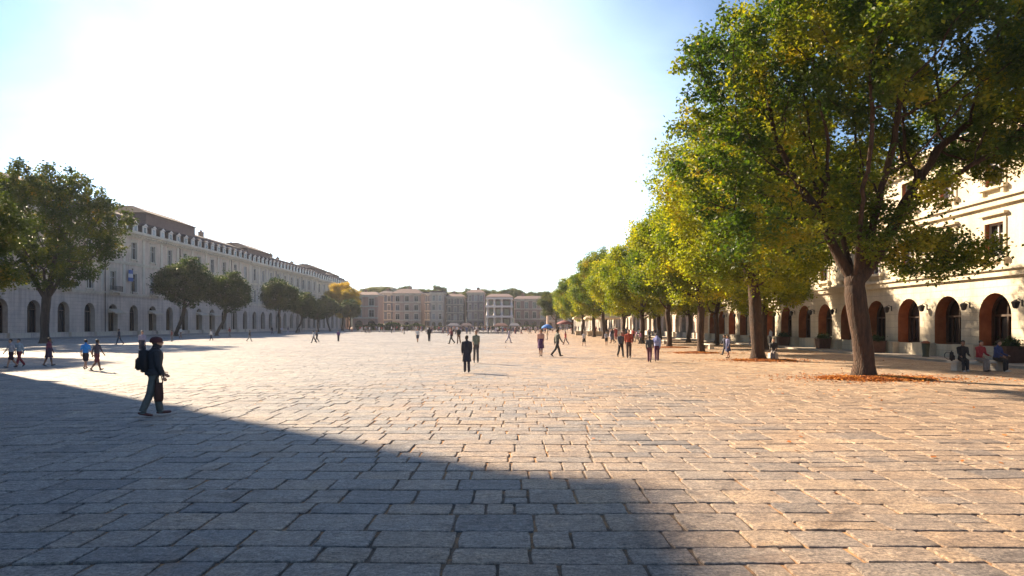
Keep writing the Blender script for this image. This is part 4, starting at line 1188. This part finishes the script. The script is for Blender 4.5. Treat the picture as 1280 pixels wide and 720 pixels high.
pp('skirt', 178, 447, 414, 200, (.20, .20, .30), navy, 'person in lavender top and navy skirt behind the backpacker')
pp('stand', 215, 427, 413, 90, (.16, .05, .05), grey, 'small person in dull red in the palace shade right of the backpacker')
pp('walk2', 264, 426, 413, 90, white, navy, 'small person in white below the paired trees')
pp('walk', 312, 427, 415, -90, black, grey, 'small person in black right of the paired trees')
pp('walk', 392, 429, 414, 90, white, navy, 'small person in white top and navy trousers below the far left clump')
pp('walk2', 396, 428, 415, 90, navy, black, 'small person in navy beside the white topped one on the left')
pp('stand', 423, 427, 415, 180, (.10, .05, .16), black, 'small person in purple below the yellow tree')
pp('coat', 583.5, 466, 420, 15, (.022, .022, .035), (.05, .04, .05), 'person in long dark coat standing in the middle of the square')
pp('woman', 595, 454, 413, -170, (.16, .18, .14), (.09, .08, .08), 'slim person in olive top beside the long dark coat', hair=HAIRB, width=.9)
pp('shorts', 522, 428, 411, 180, white, navy, 'small person in white shirt and navy shorts, left of centre')
pp('stand', 536.5, 427, 409, 0, black, black, 'small person in black left of centre, standing alone')
pp('walk', 564, 430, 409, 120, (.16, .05, .06), black, 'person in dark red walking left of the central pair')
pp('walk2', 573.5, 430, 409, 170, black, (.12, .06, .04), 'person in black top walking just left of the central pair')
pp('walk', 636, 429, 411, -100, (.30, .28, .36), (.32, .30, .38), 'person in pale lilac clothes alone in the centre', hair=HAIRB)
pp('skirt', 676, 446, 412, 170, (.50, .28, .22), (.08, .03, .10), 'person in peach top and purple skirt, left of the right centre pair', hair=HAIRB)
pp('walk', 696.5, 446, 411, -70, (.12, .13, .11), (.05, .05, .05), 'person in grey green walking, right one of the right centre pair')
pp('stand', 684, 425, 410, 90, (.5, .4, .3), (.5, .45, .4), 'tiny person in beige behind the right centre pair')
pp('walk', 707, 431, 417, 60, (.40, .08, .08), (.2, .15, .15), 'small person in red right of the right centre pair')
pp('shorts', 730, 433, 415, 190, white, black, 'person in white cap coloured shirt and black shorts before the awning')
pp('shorts', 758, 432, 416, 170, (.3, .3, .34), black, 'person in light grey shirt and black shorts below the awning')
pp('walk', 766, 429, 414, 80, white, grey, 'small person in white walking right of the grey shirted one')
pp('walk', 776, 447, 415, 190, (.07, .08, .10), black, 'person in dark grey beside the one in the red shirt')
pp('walk2', 786, 448, 412, 170, (.36, .06, .03), (.07, .04, .035), 'person in bright red orange shirt walking by the right trees')
pp('walk', 812, 453, 419, -15, (.06, .06, .07), (.10, .03, .06), 'person in charcoal top walking beside the blue backpack')
o, (x, y, h) = pp('walk2', 821, 452, 417, -10, (.30, .36, .60), (.08, .02, .06), 'person in light blue shirt with a lilac backpack by the right trees')
backpack(*on_back(x, y, -10, .12, 1.27), -10, (.36, .40, .72), 'lilac backpack worn by the person in the light blue shirt', 1.0)
pp('walk', 801, 430, 416, 90, (.20, .06, .12), black, 'small person in plum behind the walking pair')
pp('walk2', 796, 428, 414, 90, (.32, .20, .30), grey, 'small person in mauve behind the walking pair')
pp('skirt', 910, 448, 420, 120, (.14, .15, .28), (.05, .06, .14), 'person in blue grey dress left of the second tree trunk')
pp('walk', 906, 444, 420, 100, navy, navy, 'person in navy just behind the blue grey dress')
person('sit', 16.0, 40.75, 150, (.03, .03, .035), (.25, .22, .22), 'person in black sitting on the stone block beside the second tree', h=1.7, z=-.07, shoe=SHOEW)
person('walk2', 25.9, 72, 80, (.45, .42, .4), (.25, .25, .3), 'person in cream walking before the cream arcade')
person('stand', 25.8, 66.5, 100, (.5, .52, .55), (.03, .03, .04), 'person in white shirt standing by the arcade wall')
for i, (x, c1, c2, l) in enumerate(((21.0, black, black, 'left'), (21.8, (.30, .03, .04), (.25, .2, .18), 'middle'), (22.6, (.03, .05, .16), black, 'right'))):
    person('sit', x, 31.15, (165, 185, 200)[i], c1, c2, 'person in %s, %s one of three sitting on the bench at the far right' % (('black', 'red', 'navy blue')[i], l), h=1.78, z=-.04, shoe=SHOEW if i != 1 else SHOE, group='people on the bench at the far right', skin=SKIND if i == 0 else None)
backpack(20.45, 31.2, .46 + .0, 60, black, 'black backpack standing on the bench beside the seated group', 1.05).location.z = .46 + .235

# distant crowd
rc = random.Random(5)
pal = [black, navy, grey, white, (.30, .06, .06), (.10, .12, .2), (.35, .30, .28), (.08, .05, .10), (.20, .12, .1), (.45, .42, .5), (.12, .12, .14)]
spots = []
for i in range(285):
    px = rc.choice([rc.uniform(445, 560), rc.uniform(540, 720), rc.uniform(520, 700), rc.uniform(560, 700), rc.uniform(560, 780), rc.uniform(640, 850)])
    d = rc.uniform(150, 250) if px < 760 else rc.uniform(75, 130)
    x = fx(px, d)
    if x > 24: continue
    if any((x - a) ** 2 + (d - b) ** 2 < 1 for a, b in spots): continue
    spots.append((x, d))
    person(rc.choice(['walk', 'walk2', 'stand', 'shorts', 'woman', 'skirt', 'coat']), x, d, rc.uniform(0, 360), rc.choice(pal), rc.choice(pal), 'tiny far off person in the distant crowd on the far part of the square',
           h=rc.uniform(1.6, 1.85), group='tiny people of the distant crowd', hair=rc.choice((HAIR, HAIRB)))
for (px, d) in ((287, 112), (226, 105), (340, 150), (352, 152), (360, 150), (374, 170), (440, 200), (457, 175), (462, 176)):
    x = fx(px, d); person(rc.choice(['walk', 'walk2', 'stand', 'woman']), x, d, rc.uniform(0, 360), rc.choice(pal), rc.choice(pal), 'tiny person in the shade strip along the left palace row', group='tiny people in the left shade')

# ------------------------------------------------------------------ air
SUN_AZ, SUN_EL = 48.4, 30.0
hz = MB(); hz.box(-420, 420, -60, 1080, -1.1, 75)
hm = bpy.data.materials.new('haze_air'); hm.use_nodes = True; nt = hm.node_tree; nt.nodes.clear()
out = nt.nodes.new('ShaderNodeOutputMaterial'); pv = nt.nodes.new('ShaderNodeVolumePrincipled')
pv.inputs['Color'].default_value = (.85, .9, 1, 1); pv.inputs['Density'].default_value = .00014; pv.inputs['Anisotropy'].default_value = .3
nt.links.new(pv.outputs[0], out.inputs['Volume'])
tag(hz.build('haze', hm), kind='stuff')

# ------------------------------------------------------------------ light
sun = bpy.data.lights.new('sun', 'SUN'); sun.energy = 5.0; sun.angle = R(1.0); sun.color = (1, .79, .55)
so = bpy.data.objects.new('sun', sun); COL.objects.link(so)
dv = Vector((-math.sin(R(SUN_AZ)) * math.cos(R(SUN_EL)), math.cos(R(SUN_AZ)) * math.cos(R(SUN_EL)), math.sin(R(SUN_EL))))
so.rotation_euler = dv.to_track_quat('Z', 'Y').to_euler(); so.location = dv * 200
w = bpy.data.worlds.new('World'); SC.world = w; w.use_nodes = True; nt = w.node_tree; nt.nodes.clear()
out = nt.nodes.new('ShaderNodeOutputWorld'); bg = nt.nodes.new('ShaderNodeBackground'); sky = nt.nodes.new('ShaderNodeTexSky')
sky.sky_type = 'NISHITA'; sky.sun_disc = False; sky.sun_elevation = R(SUN_EL); sky.sun_rotation = R(-SUN_AZ)
sky.air_density = 1.0; sky.dust_density = 0.0; sky.ozone_density = 3.6
# veil: white glow added to the sky ahead, broken up by noise
tc = N(nt, 'ShaderNodeTexCoord'); vd = N(nt, 'ShaderNodeVectorMath', operation='DOT_PRODUCT')
vc = Vector((-.20, 1, .16)).normalized(); vd.inputs[1].default_value = vc
nt.links.new(tc.outputs['Generated'], vd.inputs[0])
vn = N(nt, 'ShaderNodeTexNoise'); vn.inputs['Scale'].default_value = 2.2; vn.inputs['Detail'].default_value = 5; vn.inputs['Distortion'].default_value = .6
mpv = N(nt, 'ShaderNodeMapping'); mpv.inputs['Scale'].default_value = (1, 1, 2.5); nt.links.new(tc.outputs['Generated'], mpv.inputs[0]); nt.links.new(mpv.outputs[0], vn.inputs['Vector'])
va = math_n(nt, 'ADD', vd.outputs['Value'], math_n(nt, 'MULTIPLY', math_n(nt, 'SUBTRACT', vn.outputs[0], .5), .10))
mr = N(nt, 'ShaderNodeMapRange', interpolation_type='SMOOTHERSTEP'); nt.links.new(va, mr.inputs[0])
mr.inputs[1].default_value = .82; mr.inputs[2].default_value = 1.0; mr.inputs[3].default_value = 0; mr.inputs[4].default_value = 1
veil = N(nt, 'ShaderNodeBackground'); veil.inputs[0].default_value = (.80, .90, 1, 1)
nt.links.new(math_n(nt, 'MULTIPLY', mr.outputs[0], .33), veil.inputs[1])
ad = N(nt, 'ShaderNodeAddShader')
nt.links.new(sky.outputs[0], bg.inputs[0]); bg.inputs[1].default_value = .05; nt.links.new(bg.outputs[0], ad.inputs[0]); nt.links.new(veil.outputs[0], ad.inputs[1]); nt.links.new(ad.outputs[0], out.inputs[0])
SC.view_settings.view_transform = 'Standard'; SC.view_settings.look = 'None'; SC.view_settings.exposure = 1.85; SC.view_settings.gamma = 1

cam = bpy.data.cameras.new('camera'); co = bpy.data.objects.new('camera', cam); COL.objects.link(co)
cam.sensor_width = 36; cam.lens = F / 1280 * 36; cam.shift_y = (HOR - 360) / 1280; cam.clip_end = 6000; cam.clip_start = .1
co.location = (0, 0, CAMH); co.rotation_euler = (R(90), 0, 0)
SC.camera = co
SC.cycles.max_bounces = 6; SC.cycles.volume_bounces = 0; SC.cycles.transparent_max_bounces = 8
